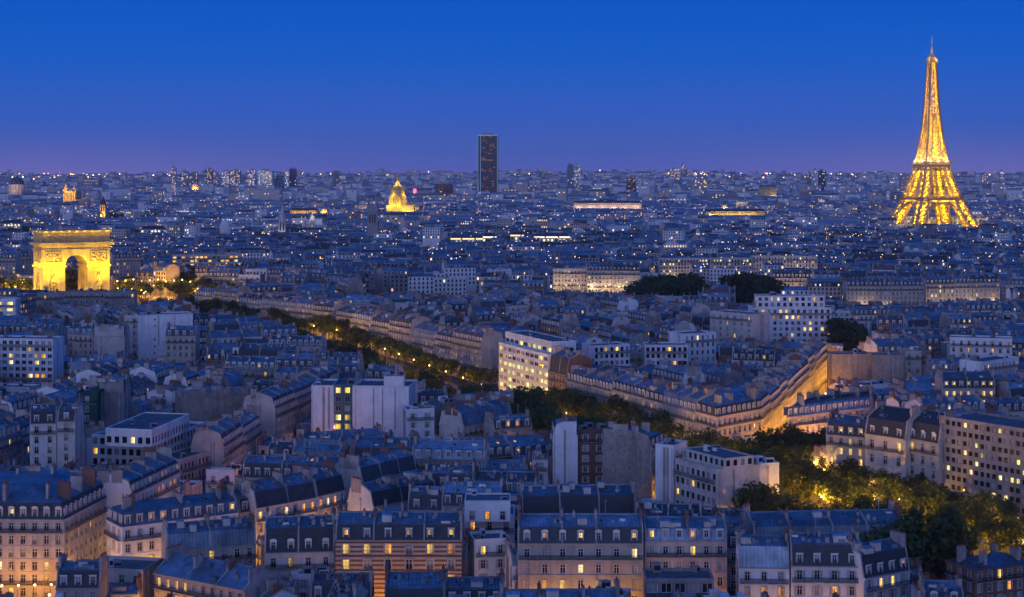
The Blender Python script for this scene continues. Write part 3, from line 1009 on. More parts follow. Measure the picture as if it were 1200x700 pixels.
HAND = []
PROT = []          # what must stay in view: (px0, px1, lowest visible row, distance)
def hand(A, Bp, z, depth, label, vis=24, flip=False, kinds=None, **k):
    """front eave from photo pixel A to photo pixel Bp at height z"""
    a, c = Vector(px_at(*A, z)), Vector(px_at(*Bp, z))
    return hand_w(a, c, z, depth, label, vis, kinds, **k)
def hand_w(a, c, z, depth, label, vis=24, kinds=None, **k):
    a, c = Vector(a), Vector(c)
    e = (c - a).normalized()
    n = Vector((e.y, -e.x))
    poly = [tuple(a), tuple(c), tuple(c - n * depth), tuple(a - n * depth)]
    b = B(poly, kinds or ['s', 'p', 'c', 'p'], gz(*a) - 1.0, z, label=label, hand=True, vis=vis, **k)
    HAND.append(b)
    protect(b, vis)
    return b
def shopfront(b, S):
    """a row of lit shop windows along the foot of the front"""
    p0, p1 = Vector(b.poly[0]), Vector(b.poly[1])
    e = (p1 - p0).normalized()
    n = Vector((e.y, -e.x))
    L = (p1 - p0).length
    k = int(L / 3.2)
    for i in range(k):
        a = p0 + e * (L * (i + .08) / k) + n * .06
        c = p0 + e * (L * (i + .92) / k) + n * .06
        m = MB()
        z0, z1 = b.z0 + 1.6, b.z0 + 4.6
        m.face([S.L(a.x, a.y, z0), S.L(c.x, c.y, z0), S.L(c.x, c.y, z1), S.L(a.x, a.y, z1)], M['shop'])
        m.obox(S.L(a.x, a.y, z1 + .1), tuple(e * (L * .84 / k)) + (0,), tuple(n * .9) + (0,), (0, 0, .12), M['metal'])
        m.build('shop_window', S.root)
LANES = []
def lane(A, Bp, z, wd=9.0, n=2, power=1500, col=(1.0, 0.42, 0.035), off=0.4):
    """a lit lane in front of a front eave: kept free of fill, with lamps standing in it"""
    a, c = Vector(px_at(*A, z)), Vector(px_at(*Bp, z))
    e = (c - a).normalized()
    nn = Vector((e.y, -e.x))
    keep_out.append([tuple(a + nn * wd), tuple(c + nn * wd), tuple(c + nn * off), tuple(a + nn * off)])
    for i in range(n):
        p = a.lerp(c, (i + .5) / n) + nn * (wd * .72)
        LANES.append((p.x, p.y, math.atan2(-nn.y, -nn.x), power, col))
def hand_poly(poly, kinds, z, label, vis=24, **k):
    b = B(poly, kinds, gz(*poly[0]) - 1.0, z, label=label, hand=True, vis=vis, **k)
    HAND.append(b)
    protect(b, vis)
    return b
def protect(b, vis):
    if not vis: return
    pr = [proj(*p, b.eave) for p in b.poly]
    near = sorted(b.poly, key=lambda p: p[1])[:2]
    ye = max(proj(*p, b.eave)[1] for p in near)
    PROT.append((min(p[0] for p in pr), max(p[0] for p in pr), ye + vis, min(p[1] for p in b.poly), b.poly))
def row(A, Bp, z, depth, n, label, vis=20, jit=0.8, kw=None, **k):
    """n adjoining buildings along one front; label is a list or a template with {} for the ordinal"""
    a, c = Vector(px_at(*A, z)), Vector(px_at(*Bp, z))
    row_w(a, c, z, depth, n, label, vis, jit, kw, **k)
ORD = ['first', 'second', 'third', 'fourth', 'fifth', 'sixth', 'seventh', 'eighth', 'ninth', 'tenth', 'eleventh', 'twelfth', 'thirteenth', 'fourteenth']
def row_w(a, c, z, depth, n, label, vis=20, jit=0.8, kw=None, **k):
    a, c = Vector(a), Vector(c)
    r = random.Random(int(abs(a.x * 7 + a.y)))
    cuts = [0.0] + [(i + r.uniform(-.22, .22)) / n for i in range(1, n)] + [1.0]
    for i in range(n):
        kk = dict(k)
        kk.setdefault('wall', r.choice(('limestone', 'cream', 'limestone', 'pinkstone')))
        kk.setdefault('lowm', r.choice(('slate', 'slate', 'zinc')))
        kk.setdefault('mh', r.uniform(2.5, 4.4))
        kk.setdefault('roofm', r.choice(('zinc', 'zincpale', 'zinc', 'slate')))
        kk.setdefault('arched', r.randrange(2))
        if kw and i in kw: kk.update(kw[i])
        lab = label[i] if isinstance(label, list) else label.format(ORD[i])
        hand_w(a.lerp(c, cuts[i]), a.lerp(c, cuts[i + 1]), z + r.uniform(-jit, jit), depth + r.uniform(-.6, .6), lab, vis, None, **kk)

# --- foreground
hand((393, 633), (541, 633), 20, 11.5, 'symmetrical building with brick and stone striped facade, dormers and lit windows', vis=36, wall='stripes', lowm='slate', mh=3.2, bay=3.9, ww=1.5, wh=2.3, fh=3.7, plit=0.42, bal=False, chim=1, litkinds=['amber', 'yellow'])
hand((607, 637), (754, 637), 20, 11.5, 'building with a slate mansard of eight white framed dormers above one long balcony', vis=28, lowm='slate', mh=3.4, bay=3.3, ww=1.2, plit=0.34, arched=1, fh=3.6)
hand((756, 634), (852, 634), 20, 11, 'zinc roofed building with flower boxes along a dark set-back balcony', vis=18, lowm='zincpale', roofm='zinc', mh=2.4, plit=0.25, wall='pinkstone')
hand((612, 604), (745, 602), 19.5, 11, 'dark slate roofed house with two amber skylights behind the eight dormer building', vis=6, lowm='slate', mh=4.2, dorm=False, skyl=2, wall='brick')
a0, a1 = Vector(px_at(75, 609, 21)), Vector(px_at(125, 583, 21))
hand_poly([(a0.x - 46, a0.y + 1.5), tuple(a0), tuple(a1), (a0.x - 46, a1.y)], ['s', 's', 'p', 'p'], 21, 'large corner building with tall chimneys and amber lit stone floors below a grey mansard', vis=46,
          wall='limestone', lowm='slate', mh=3.6, in2=9, plit=0.12, bay=2.6, arched=1, fh=2.95)
hand_w(px_at(127, 588, 17), px_at(156, 577, 17), 17, 9, 'narrow flat roofed building with planted terrace between two street corner mansards', vis=40, roof='flat', wall='cream', bal=True, plit=.2)
hand((155, 580), (211, 553), 20, 12, 'house with a white gable end and a row of pale dormers above three lit windows', vis=18, lowm='slate', mh=3.2, wall='white', plit=.3, party='white')
e0, e1 = Vector(px_at(192, 515, 19)), Vector(px_at(241, 497, 19))
en = Vector((-(e1 - e0).y, (e1 - e0).x)).normalized()
u0, u1 = Vector(px_at(178, 505, 24)), Vector(px_at(222, 486, 24))
hand_poly([tuple(e0), tuple(e1), tuple(e1 + en * 24), tuple(e0 + en * 24)], ['s', 's', 'c', 's'], 19, 'white stepped office block with long rows of dark windows under a flat roof', vis=16, roof='flat', wall='white',
          win='dark', name='office_building', cat='office building', bay=2.3, ww=1.5, wh=1.9, plit=0.03, bal=False,
          tiers=[([tuple(u0), tuple(u1), tuple(u1 + en * 15), tuple(u0 + en * 15)], 19.02, 24, ['s', 'p', 'c', 's'])])
hand((211, 541), (261, 526), 14, 10, 'low pink lit annex with two window rows beside the white stepped office', vis=22, roof='flat', wall='pinkstone', win='dark', bay=1.9, ww=1.1, wh=1.7, plit=.04, name='office_building', cat='office building')
row((262, 527), (306, 497), 15, 10, 2, ['pink lit house with slate mansard behind the low annex', 'pink lit house at the far end of the narrow street'], vis=20, wall='pinkstone', lowm='slate')
h0, h1 = Vector(px_at(143, 618, 19)), Vector(px_at(279, 601, 19))
hn = Vector((-(h1 - h0).y, (h1 - h0).x)).normalized()
hand_poly([tuple(h0), tuple(h1), tuple(h1 + hn * 10.5), tuple(h0 + hn * 10.5)], ['s', 'p', 'c', 's'], 19, 'white topped corner house with a dark balcony and amber lit lower floor', vis=34, wall='white', lowm='zinc', mh=3.0, bay=2.6, plit=.3, in2=5)
hand((281, 601), (345, 592), 18, 10, 'low slate roofed house adjoining the white topped corner house', vis=8, wall='cream', lowm='slate')
hand((196, 646), (300, 638), 17.5, 10, 'broad blue zinc roof with five brick chimneys and one amber skylight', vis=3, wall='pinkstone', lowm='zinc', mh=3.4, dorm=False, skyl=2)
hand((181, 671), (287, 692), 15.5, 10.5, 'long blue roof with four white chimneys above a pink wall of lit windows', vis=18, wall='pinkstone', roof='gable', roofm='zinc', pitch=.62, plit=.45, fh=3.4)
hand((300, 596), (371, 583), 19, 11, 'white topped house with balcony and two lit windows above the amber alley', vis=24, wall='white', lowm='slate', plit=.3, mh=3.8, dorm=False, skyl=2)
hand((372, 582), (405, 574), 19, 11, 'narrow house with dark roof, round amber skylight and one lit window', vis=18, wall='white', lowm='slate', plit=.4, mh=3.8, dorm=False, skyl=2)
hand((425, 566), (488, 550), 18.5, 10.5, 'dark mansard house with tall chimney wall behind the white rear wing', vis=4, wall='cream', lowm='slate', mh=3.8, dorm=False, skyl=2)
hand((437, 594), (512, 580), 17, 10, 'white rear wing with dark roof and one amber lit window', vis=13, wall='white', lowm='slate', mh=3.4, dorm=False, skyl=2, plit=.15)
hand((310, 648), (392, 646), 17, 11, 'grey slate house with arched white dormers beside the striped brick building', vis=18, wall='cream', lowm='slate', mh=5, bay=3.2, arched=1)
m0 = Vector(px_at(544, 604, 22))
hand((544, 606), (603, 606), 20, 11, 'white stacked terrace house with roof pavilion beside the striped brick building', vis=24, roof='flat', wall='white', bay=3.2, plit=.2,
     tiers=[([(m0.x, 372), (m0.x + 10.5, 372), (m0.x + 10.5, 381), (m0.x, 381)], 20.02, 24.5, ['s', 'p', 'c', 'p'])])
hand((556, 636), (597, 634), 18.5, 8, 'small white house with planted roof terrace and an amber window', vis=36, roof='flat', wall='white', bay=3.4, plit=.2)
hand((497, 655), (547, 657), 14.5, 8, 'small blue roofed house with one orange and one yellow window', vis=16, wall='greywall', lowm='zinc', plit=.8, litkinds=['amber', 'yellow'])
hand((600, 663), (660, 660), 15, 9, 'low white courtyard house with curved zinc roof below the eight dormers', vis=14, wall='white', lowm='zincpale', mh=2, plit=.1)
hand((757, 682), (837, 682), 15.5, 9, 'dark roofed studio with a long band of square glass panes', vis=14, roof='flat', wall='greywall', win='wide', bay=2.4, ww=2.2, wh=2.4, plit=.12, litkinds=['amber'], name='studio_building', cat='studio')
hand((776, 652), (838, 654), 15, 7, 'pink brick stair block standing between dark roofs and the glass studio', vis=10, roof='flat', wall='brick', bay=9, plit=0)
# --- bottom right
hand((866, 665), (925, 666), 18.5, 9.5, 'lavender zinc mansard house with three square skylights and amber windows', vis=32, wall='white', lowm='zincpale', mh=4.2, dorm=False, skyl=3, plit=.4, bay=3.1, fh=3.3)
hand((927, 663), (1009, 664), 19, 10, 'white building with long black balcony and triple dormer beside the lavender mansard', vis=34, wall='white', lowm='slate', mh=4.2, bay=3.0, plit=.14)
hand((1012, 678), (1066, 668), 17, 9, 'short skewed wing with two pale blue dormer windows beneath a zinc roof', vis=28, wall='white', lowm='slate', mh=4.5, plit=.1)
p0 = [av(-172, AVW + .6), av(-128, AVW + .6)]
hand_w(px_at(884, 640, 16), px_at(1063, 636, 16), 16, 15, 'great blue zinc roof with slim white chimneys in front of the avenue trees', vis=2, wall='greywall', lowm='zinc', roofm='zinc', mh=4.0, dorm=False, skyl=3)
hand((1062, 655), (1140, 642), 14, 10, 'dark blue pitched roof with red chimneys and a small lit window', vis=8, wall='brick', roof='gable', roofm='lead', plit=.14)
hand((1142, 668), (1212, 660), 14, 10, 'zinc hipped roof crowded with red brick chimneys at the avenue edge', vis=6, wall='brick', roof='gable', roofm='zinc', kinds=['s', 's', 's', 's'])
# --- middle of the near field
n1 = [px_at(648, 510, 24), px_at(677, 510, 24)]
hand_w(n1[0], n1[1], 24, 11, 'tall white gable wall of a narrow house beside a dark light well', vis=66, kinds=['p', 'p', 'c', 's'], wall='greywall', party='white', lowm='slate', chim=0)
hand_w((n1[1][0] + .3, n1[1][1] + 3), (n1[1][0] + 8.5, n1[1][1] + 3), 24.5, 9, 'tall recessed brick bay with iron landings between two gable walls', vis=66, wall='brick', roof='flat', bay=2.4, plit=.05, party='limestone')
g0, g1 = px_at(706, 522, 22.0), px_at(764, 526, 22.0)
hand_w(g0, g1, 22, 12, 'tall stone gable with a sloping mansard edge and four small windows', vis=62, kinds=['p', 's', 'c', 'p'], wall='limestone', party='rubble', lowm='slate', partywin=.4)
o0, o1 = Vector(px_at(768, 523, 26)), Vector(px_at(789, 525, 26))
hand_w(o0, o1, 26, 9, 'smooth white end wall of a tall slab beside the stone gable', vis=56, kinds=['p', 's', 'c', 's'], roof='flat', wall='white', bay=3)
o2, o3 = Vector(px_at(791, 540, 22.5)), Vector(px_at(840, 553, 22.5))
on = Vector((-(o3 - o2).y, (o3 - o2).x)).normalized()
hand_w(o2, o3, 22.5, 14, 'modern stepped block with railing, square windows and three lit panes', vis=38, roof='flat', wall='cream', win='dark', bay=2.1, ww=1.3, wh=1.6, plit=.06, litkinds=['yellow'], name='office_building', cat='office building', fh=3.2,
       tiers=[([tuple(o2 + on * 2.5), tuple(o3 + on * 2.5), tuple(o3 + on * 12), tuple(o2 + on * 12)], 22.52, 25.4, ['s', 's', 'c', 'p'])])
hand_w(px_at(841, 549, 22), px_at(913, 545, 22), 22, 11, 'blank pale concrete block with white stair turret below the avenue trees', vis=24, roof='flat', wall='white', kinds=['p', 'p', 'c', 'p'])
# --- left, further back
hand((-6, 398), (62, 399), 27, 12, 'white apartment block of stacked planted balconies beside a shaded side wall', vis=50, roof='flat', wall='white', bal=True, win='wide', bay=2.8, ww=2.0, wh=1.8, plit=.18, fh=3.0, name='apartment_block', cat='apartment block')
b0, b1 = px_at(162, 371, 31), px_at(226, 369, 31)
hand_w(b0, b1, 31, 13, 'big blank white wall with seven tiny windows', vis=52, kinds=['p', 's', 'c', 's'], roof='flat', wall='white', partywin=.5)
hand((146, 371), (161, 371), 30.5, 12, 'slim grey facade with one column of windows beside the big blank white wall', vis=52, wall='cream', roof='flat', bay=2.4, plit=0)
hand((194, 394), (229, 394), 26, 11, 'narrow classical house with pale side wall in front of the big blank white wall', vis=32, wall='limestone', lowm='slate', mh=2.5, plit=0)
hand((110, 394), (146, 394), 25, 10, 'blank curved gable wall standing beside the slim grey facade', vis=24, kinds=['p', 'p', 'c', 'p'], wall='cream', party='cream')
hand((80, 392), (109, 393), 24, 10, 'small pink stone facade under a blue zinc mansard', vis=24, wall='pinkstone', lowm='zinc', plit=.1)
hand((215, 466), (292, 461), 22, 11, 'long blank rubble stone wall with one small window under a zinc roof', vis=36, kinds=['p', 'p', 'c', 'p'], party='rubble', wall='rubble', roof='gable', partywin=.15)
hand((35, 497), (66, 496), 25, 10, 'pale slender house with slate mansard and two dormers', vis=52, wall='white', lowm='slate', plit=.05, mh=3.6)
hand((67, 494), (88, 494), 27, 10, 'taller grey house squeezed between slender pale house and green netting', vis=54, wall='cream', lowm='slate', plit=.1)
hand((90, 462), (114, 462), 26, 9, 'building wrapped in dark green scaffold netting with one bright lamp', vis=54, wall='netting', roof='flat', bay=9, plit=0, kinds=['s', 'p', 'c', 'p'])
hand((115, 460), (146, 460), 25, 9, 'blank grey gable wall next to the green netting', vis=44, wall='greywall', party='greywall', kinds=['p', 'p', 'c', 'p'])
hand((93, 512), (123, 512), 18, 10, 'pale blue gable of a low house below the green netting', vis=32, wall='white', party='white', kinds=['p', 's', 'c', 's'], roof='gable', pitch=.5)
# round arched range on the narrow street
row_w(px_at(322, 480, 19), px_at(398, 446, 19), 19, 12, 3, ['stone house with brown gable and amber round arches on the narrow street', 'stone house with amber arches in the middle of the arched range', 'stone house with amber arches at the far end of the arched range'],
      vis=30, wall='limestone', lowm='slate', mh=3.6, bay=2.6, plit=.06)
gl0, gl1 = px_at(365, 454, 25.5), px_at(391, 454, 25.5)
hand_w(gl0, gl1, 25.5, 18, 'blank white end bay beside the glass stair tower', vis=50, roof='flat', wall='white', kinds=['p', 'p', 'c', 's'])
gt = hand_w((gl1[0] + .05, gl1[1] - .3), (gl1[0] + 6.4, gl1[1] - .3), 25.8, 16, 'green glass stair tower glowing yellow on two floors', vis=52, roof='flat', wall='tealglass', win='wide', bay=2.0, ww=1.85, wh=2.6, fh=3.1, plit=.0, rows_lit={0: .5, 3: 1.0, 4: .8}, litkinds=['office', 'yellow'], name='stair_tower', cat='stair tower', bal=False)
hand_w((gl1[0] + 6.5, gl1[1]), px_at(479, 455, 25.5), 25.5, 18, 'wide blank white wall with rooftop plant room beside the glass stair tower', vis=48, roof='flat', wall='white', kinds=['p', 'p', 'c', 'p'],
       tiers=[([(-44.5, 563), (-37.5, 563), (-37.5, 568), (-44.5, 568)], 25.52, 29.2, ['n', 'n', 'n', 'n'])])
hand((510, 478), (543, 471), 22, 9, 'brown stone gable beside white window strips', vis=36, kinds=['p', 'p', 'c', 'p'], party='rubble', wall='rubble', roof='flat')
hand((476, 482), (509, 481), 21.5, 9, 'white strip house with two dark windows beside the brown stone gable', vis=32, wall='white', roof='flat', bay=3)
hand((544, 470), (602, 466), 21, 10, 'long low rubble wall under blue zinc behind the brown stone gable', vis=12, wall='rubble', party='rubble', kinds=['p', 'p', 'c', 'p'], roof='gable')
hand((543, 500), (600, 488), 17, 10, 'blue zinc roof with two white chimneys below the long rubble wall', vis=10, wall='cream', lowm='zinc', mh=4, dorm=False, skyl=1)
# --- avenue: far facades
r0 = av(196, 0); r1 = av(131, 0)
lane((393, 633), (541, 633), 20, 8.5, 4, 900)
lane((607, 637), (754, 637), 20, 7.5, 4, 900)
lane((756, 634), (852, 634), 20, 7, 2, 500)
lane((143, 618), (279, 601), 19, 8.5, 4, 1200, (1.0, .42, .03))
lane((300, 596), (371, 583), 19, 8, 3, 1900)
lane((181, 671), (287, 692), 15.5, 7, 4, 1100)
lane((866, 665), (1009, 664), 18.5, 8, 4, 700)
lane((-20, 611), (75, 609), 21, 10, 5, 1000, (1.0, .38, .015))
lane((923, 489), (1020, 477), 19, 9, 5, 2600, (1.0, .40, .22))
lane((968, 509), (1061, 515), 22, 9, 4, 1500, (1.0, .52, .22))
o_a, o_b = Vector(av(183, 0.0)), Vector(av(132.5, 0.0))
on2 = -AVN
hand_poly([tuple(o_a), tuple(o_b), tuple(o_b + on2 * 16), tuple(o_a + on2 * 16)], ['s', 's', 'c', 's'], 26.5, 'long white office with six storeys of bright yellow ribbon windows under a thin slab roof', vis=52, roof='flat', wall='white', win='wide',
          bay=4.3, ww=3.9, wh=1.6, fh=3.3, plit=.55, rows_lit={0: .15, 1: .25, 2: .85, 3: .75, 4: .7, 5: .6}, litkinds=['office'], name='office_building', cat='office building', bal=False,
          tiers=[([tuple(o_a + on2 * 3), tuple(o_b + on2 * 3 + AVD * 3), tuple(o_b + on2 * 14 + AVD * 3), tuple(o_a + on2 * 14)], 26.52, 31.5, ['s', 's', 'c', 's'])])
row_w(av(131.5, 0), av(14.1, 0), 20, 12, 6, ['high rounded slate roof house next to the ribbon window office', 'stone house second from the ribbon window office along the tree-lined avenue', 'stone house third from the ribbon window office along the tree-lined avenue',
      'stone house fourth from the ribbon window office along the tree-lined avenue', 'stone house fifth from the ribbon window office along the tree-lined avenue', 'stone house next to the chamfered corner building on the avenue'], vis=13, jit=1.5,
      kw={0: dict(mh=6.5, wall='brick', lowm='slate', dorm=False)}, plit=.14)
hand_poly([av(14, 0), av(0, 0), st(0, 0), st(19, 0), (75, 561)], ['s', 's', 's', 'p', 'p'], 20.3, 'chamfered corner building with wrap-around balconies where avenue meets amber side street', vis=44, wall='pinkstone', lowm='slate', mh=3.2, plit=.12, in2=7, bay=2.6)
row_w(st(19.4, 0), st(190, 0), 19.5, 11, 8, 'amber lit facade, {} along the side street from the chamfered corner', vis=40, wall='limestone', jit=1.6, plit=.16)
row_w((-50.5, 816), (-14, 748), 20, 12, 3, ['slate roofed stone house third beyond the ribbon window office', 'slate roofed stone house second beyond the ribbon window office', 'slate roofed stone house directly beyond the ribbon window office'], vis=16, jit=2, plit=.25)
row_w((-97, 893), (-51, 817), 20.5, 12, 4, 'stone house behind the dark avenue trees, {} in from the arch end', vis=14, jit=2, plit=.2)
row_w((-196, 1001), (-99, 896), 24, 12, 6, 'pale stone house near the triumphal arch, {} along its avenue', vis=10, jit=2, plit=.15)
# right of the side street
v0, v1 = Vector(px_at(923, 489, 19)), Vector(px_at(1020, 477, 19))
hand_poly([tuple(v0), tuple(v1), tuple(v1 + Vector((4, 13))), tuple(v0 + Vector((4.3, 13.5)))], ['s', 'p', 'c', 's'], 19, 'pink lit corner building with grey mansard facing the leafy crossing', vis=38, wall='pinkstone', lowm='zincpale', mh=3.2, plit=.08, in2=6)
hand((968, 509), (1014, 513), 21, 12, 'low stone house with yellow dormers beside the tall slate roofed pair', vis=34, wall='limestone', lowm='slate', mh=3.6, plit=.5, litkinds=['yellow'])
hand((1014, 508), (1061, 515), 24, 14, 'tall classical building with steep dark roof and two yellow windows', vis=66, wall='cream', lowm='slate', roofm='slate', mh=4.6, pitch=.55, plit=.22, litkinds=['yellow'], bay=3.9, ww=1.5, wh=2.6, fh=3.9)
hand((1063, 513), (1100, 520), 24, 14, 'tall classical building with yellow arched windows beside the white grid office', vis=66, wall='limestone', lowm='slate', roofm='slate', mh=4.8, pitch=.5, plit=.3, litkinds=['yellow'], bay=3.0, ww=1.4, wh=2.4, fh=3.7, arched=1)
x0, x1 = Vector((120.6, 457.5)), Vector((143, 424))
hand_w(x0, x1, 31, 15, 'large white office with a dense grid of narrow dark windows', vis=92, roof='flat', wall='greywall', win='dark', bay=1.95, ww=1.3, wh=1.85, fh=2.65, plit=.11, rows_lit={5: .3}, litkinds=['office', 'warmwhite'], name='office_building', cat='office building', bal=False, extra=shopfront)
hand((1105, 455), (1166, 455), 20, 12, 'round fronted house with five lit dormers behind the white grid office', vis=8, wall='pinkstone', lowm='slate', mh=3.6, plit=.85, litkinds=['yellow', 'warmwhite'])
hand((975, 417), (1021, 417), 24, 11, 'blank rubble stone wall at the top of the amber side street', vis=28, kinds=['p', 'p', 'c', 'p'], party='rubble', wall='rubble', roof='flat', partywin=.3)
hand((1022, 418), (1060, 418), 24, 11, 'blank rubble stone wall with drainpipe line, further from the amber side street', vis=28, kinds=['p', 'p', 'c', 'p'], party='rubble', wall='rubble', roof='flat', partywin=.4)
hand((1061, 413), (1080, 413), 24.5, 10, 'narrow stone gable with paired windows adjoining the blank rubble walls', vis=26, wall='limestone', roof='flat', bay=2.4, plit=0)
hand((1113, 397), (1186, 399), 25, 12, 'long white block with square windows behind the round fronted house', vis=20, roof='flat', wall='white', bay=3.2, plit=.06, name='apartment_block', cat='apartment block')
hand((1152, 426), (1194, 420), 22, 11, 'small white house with flat roof and red light beside a dark mansard', vis=12, roof='flat', wall='white', plit=.1)
a_l, a_r = Vector(px_at(884, 362, 27)), Vector(px_at(974, 362, 27))
hand_poly([tuple(a_l), tuple(a_r), tuple(a_r + Vector((5, 16))), tuple(a_l + Vector((-1, 17)))], ['s', 's', 'c', 'p'], 27, 'white apartment block with stepped balcony floors and several bright windows', vis=40, roof='flat', wall='white', win='wide', bay=3.1, ww=1.7, wh=1.9, plit=.16,
          name='apartment_block', cat='apartment block', tiers=[([tuple(a_l + Vector((2, 3))), tuple(a_r + Vector((-3, 3))), tuple(a_r + Vector((0, 15))), tuple(a_l + Vector((2, 15)))], 27.02, 33.5, ['s', 's', 'c', 's'])])
# dark roofs just before the arch
row((44, 344), (158, 343), 33, 12, 3, ['low dark roofed building before the triumphal arch with roof shrubs', 'broad dark roofed building in front of the triumphal arch opening', 'grey flat roofed building before the bright pier of the triumphal arch'], vis=8, jit=.3, roof='flat', wall='greywall', plit=.05)
for ln in (((642, 317), (750, 318), 22), ((773, 304), (958, 302), 25), ((441, 321), (564, 320), 22), ((992, 336), (1172, 332), 22), ((905, 326), (985, 328), 22)):
    lane(*ln, 14, 7, 2300, (1.0, .66, .32))
hand((202, 300), (284, 299), 31, 16, 'long low building with curved lit bands beyond the arch trees', vis=12, roof='flat', wall='cream', win='wide', bay=3.4, ww=2.9, wh=1.6, plit=.35, name='office_building', cat='office building',
     bal=True)
hand((132, 303), (168, 302), 31, 13, 'pinkish corner house just behind the triumphal arch', vis=24, wall='pinkstone', lowm='slate', plit=.1)
hand((-10, 303), (18, 303), 31, 13, 'pale house with bright shop sign behind the amber trees', vis=20, wall='cream', lowm='slate', plit=.15)
hand((18, 301), (37, 301), 31, 13, 'stone house with long balconies beside the triumphal arch', vis=20, wall='pinkstone', lowm='slate', plit=.1)
# white modern range behind the avenue houses
hand((696, 407), (738, 405), 25, 12, 'white office with black window row and four yellow panes behind the rounded roof', vis=20, roof='flat', wall='white', win='dark', bay=2.2, ww=1.5, wh=1.8, plit=.12, litkinds=['yellow'], name='office_building', cat='office building')
hand((756, 406), (806, 406), 25, 12, 'white office wing with two dark window rows behind the avenue houses', vis=22, roof='flat', wall='white', win='dark', bay=2.1, ww=1.4, wh=1.7, plit=.02, name='office_building', cat='office building')
hand((802, 393), (839, 391), 27.5, 13, 'taller white office end with balconies behind the avenue houses', vis=32, roof='flat', wall='white', win='wide', bay=2.6, plit=.06, name='office_building', cat='office building')
hand((832, 366), (882, 370), 29, 14, 'cream house with lit yellow corner window beside the stepped balcony block', vis=32, roof='flat', wall='cream', bay=4, plit=.2)
# middle distance rows
row((642, 317), (688, 317), 22, 13, 1, ['pale colonnaded facade with a lit penthouse window beyond the parkland trees'], vis=26, wall='cream', plit=.1, roof='flat')
row((688, 318), (750, 318), 22, 13, 2, ['stone facade with slate roof beside the pale colonnaded facade', 'stone facade with slate roof beside the park trees'], vis=26, wall='limestone', lowm='slate')
row((773, 304), (881, 304), 25, 14, 2, ['long grey office with yellow lit row behind the park trees', 'long grey office with dark window rows behind the park trees'], vis=28, wall='cream', roof='flat', win='dark', bay=2.4, ww=1.4, wh=1.8, name='office_building', cat='office building', rows_lit={0: .3, 1: .3, 2: .05}, litkinds=['office'], jit=.2)
row((882, 302), (958, 302), 25, 14, 2, ['broad pale building adjoining the long grey office', 'broad pale building with top lit windows near the stepped balcony block'], vis=22, wall='cream', roof='flat', win='dark')
row((441, 321), (564, 320), 22, 13, 3, 'pale classical facade with dormers, {} of three in the middle distance', vis=26, wall='limestone', lowm='slate', mh=4.6)
row((992, 336), (1083, 336), 22, 13, 2, ['stone facade with green zinc roof below the iron tower', 'stone facade with long balconies below the iron tower'], vis=22, wall='limestone')
row((1085, 332), (1172, 331), 23, 13, 3, 'stone facade under steep slate below the iron tower, {} in its row', vis=20, wall='limestone', lowm='slate', plit=.15)
row((905, 326), (953, 326), 22, 13, 1, ['cream house with four orange windows in the row below the iron tower'], vis=22, wall='cream', plit=.4, litkinds=['amber'])
row((955, 328), (985, 328), 23, 13, 1, ['cream house with carved gable in the row below the iron tower'], vis=22, wall='cream', plit=.1)
# in front of the arch
hand((-8, 352), (18, 352), 34, 9, 'white pavilion with two brightly lit windows before the triumphal arch', vis=10, roof='flat', wall='white', win='wide', bay=4, ww=3.4, wh=1.6, plit=1.0, litkinds=['warmwhite'])
hand((18, 349), (43, 345), 34, 10, 'brown flat roofed house with one lit terrace before the triumphal arch', vis=8, roof='flat', wall='greywall', plit=.3)
# ------------------------------------------------------------------ filling the blocks between the placed buildings
rf_ = random.Random(5)
GRID = {}
def g_near(c, r):
    k = 30.0
    for i in range(int((c[0] - r - 40) // k), int((c[0] + r + 40) // k) + 1):
        for j in range(int((c[1] - r - 40) // k), int((c[1] + r + 40) // k) + 1):
            yield from GRID.get((i, j), ())
def g_add(b):
    GRID.setdefault((int(b.c[0] // 30), int(b.c[1] // 30)), []).append(b)
for b in HAND: g_add(b)
def shrink(p, f=0.985):
    cx, cy = sum(q[0] for q in p) / len(p), sum(q[1] for q in p) / len(p)
    return [(cx + (x - cx) * f, cy + (y - cy) * f) for x, y in p]
PARKS = []
def park(px0, px1, y0, y1):
    PARKS.append([((px0 - 600) / F * y0, y0), ((px1 - 600) / F * y0, y0), ((px1 - 600) / F * y1, y1), ((px0 - 600) / F * y1, y1)])
park(750, 815, 1075, 1180)
park(862, 900, 1120, 1200)
park(640, 656, 960, 1010)
park(984, 1006, 830, 905)
KEEP = keep_out + PARKS
def free(poly, c, r):
    sp = shrink(poly)
    for k in KEEP:
        if sat_overlap(sp, k): return False
    for b in g_near(c, r):
        if math.hypot(b.c[0] - c[0], b.c[1] - c[1]) < b.r + r and sat_overlap(sp, b.poly): return False
    return True
def height_cap(poly, zroof_extra=4.0):
    """how high a roof may stand here and still leave what lies behind in view"""
    pr = [proj(x, y, 20) for x, y in poly]
    x0, x1 = min(p[0] for p in pr), max(p[0] for p in pr)
    yf = max(y for x, y in poly)
    ym = sum(y for x, y in poly) / len(poly)
    cap = 99.0
    for a, b, vy, yb, pl in PROT:
        if yb > ym + 1 and min(x1, b) - max(x0, a) > 2.0:
            cap = min(cap, CH - (vy - HY) * ym / F)
    return cap
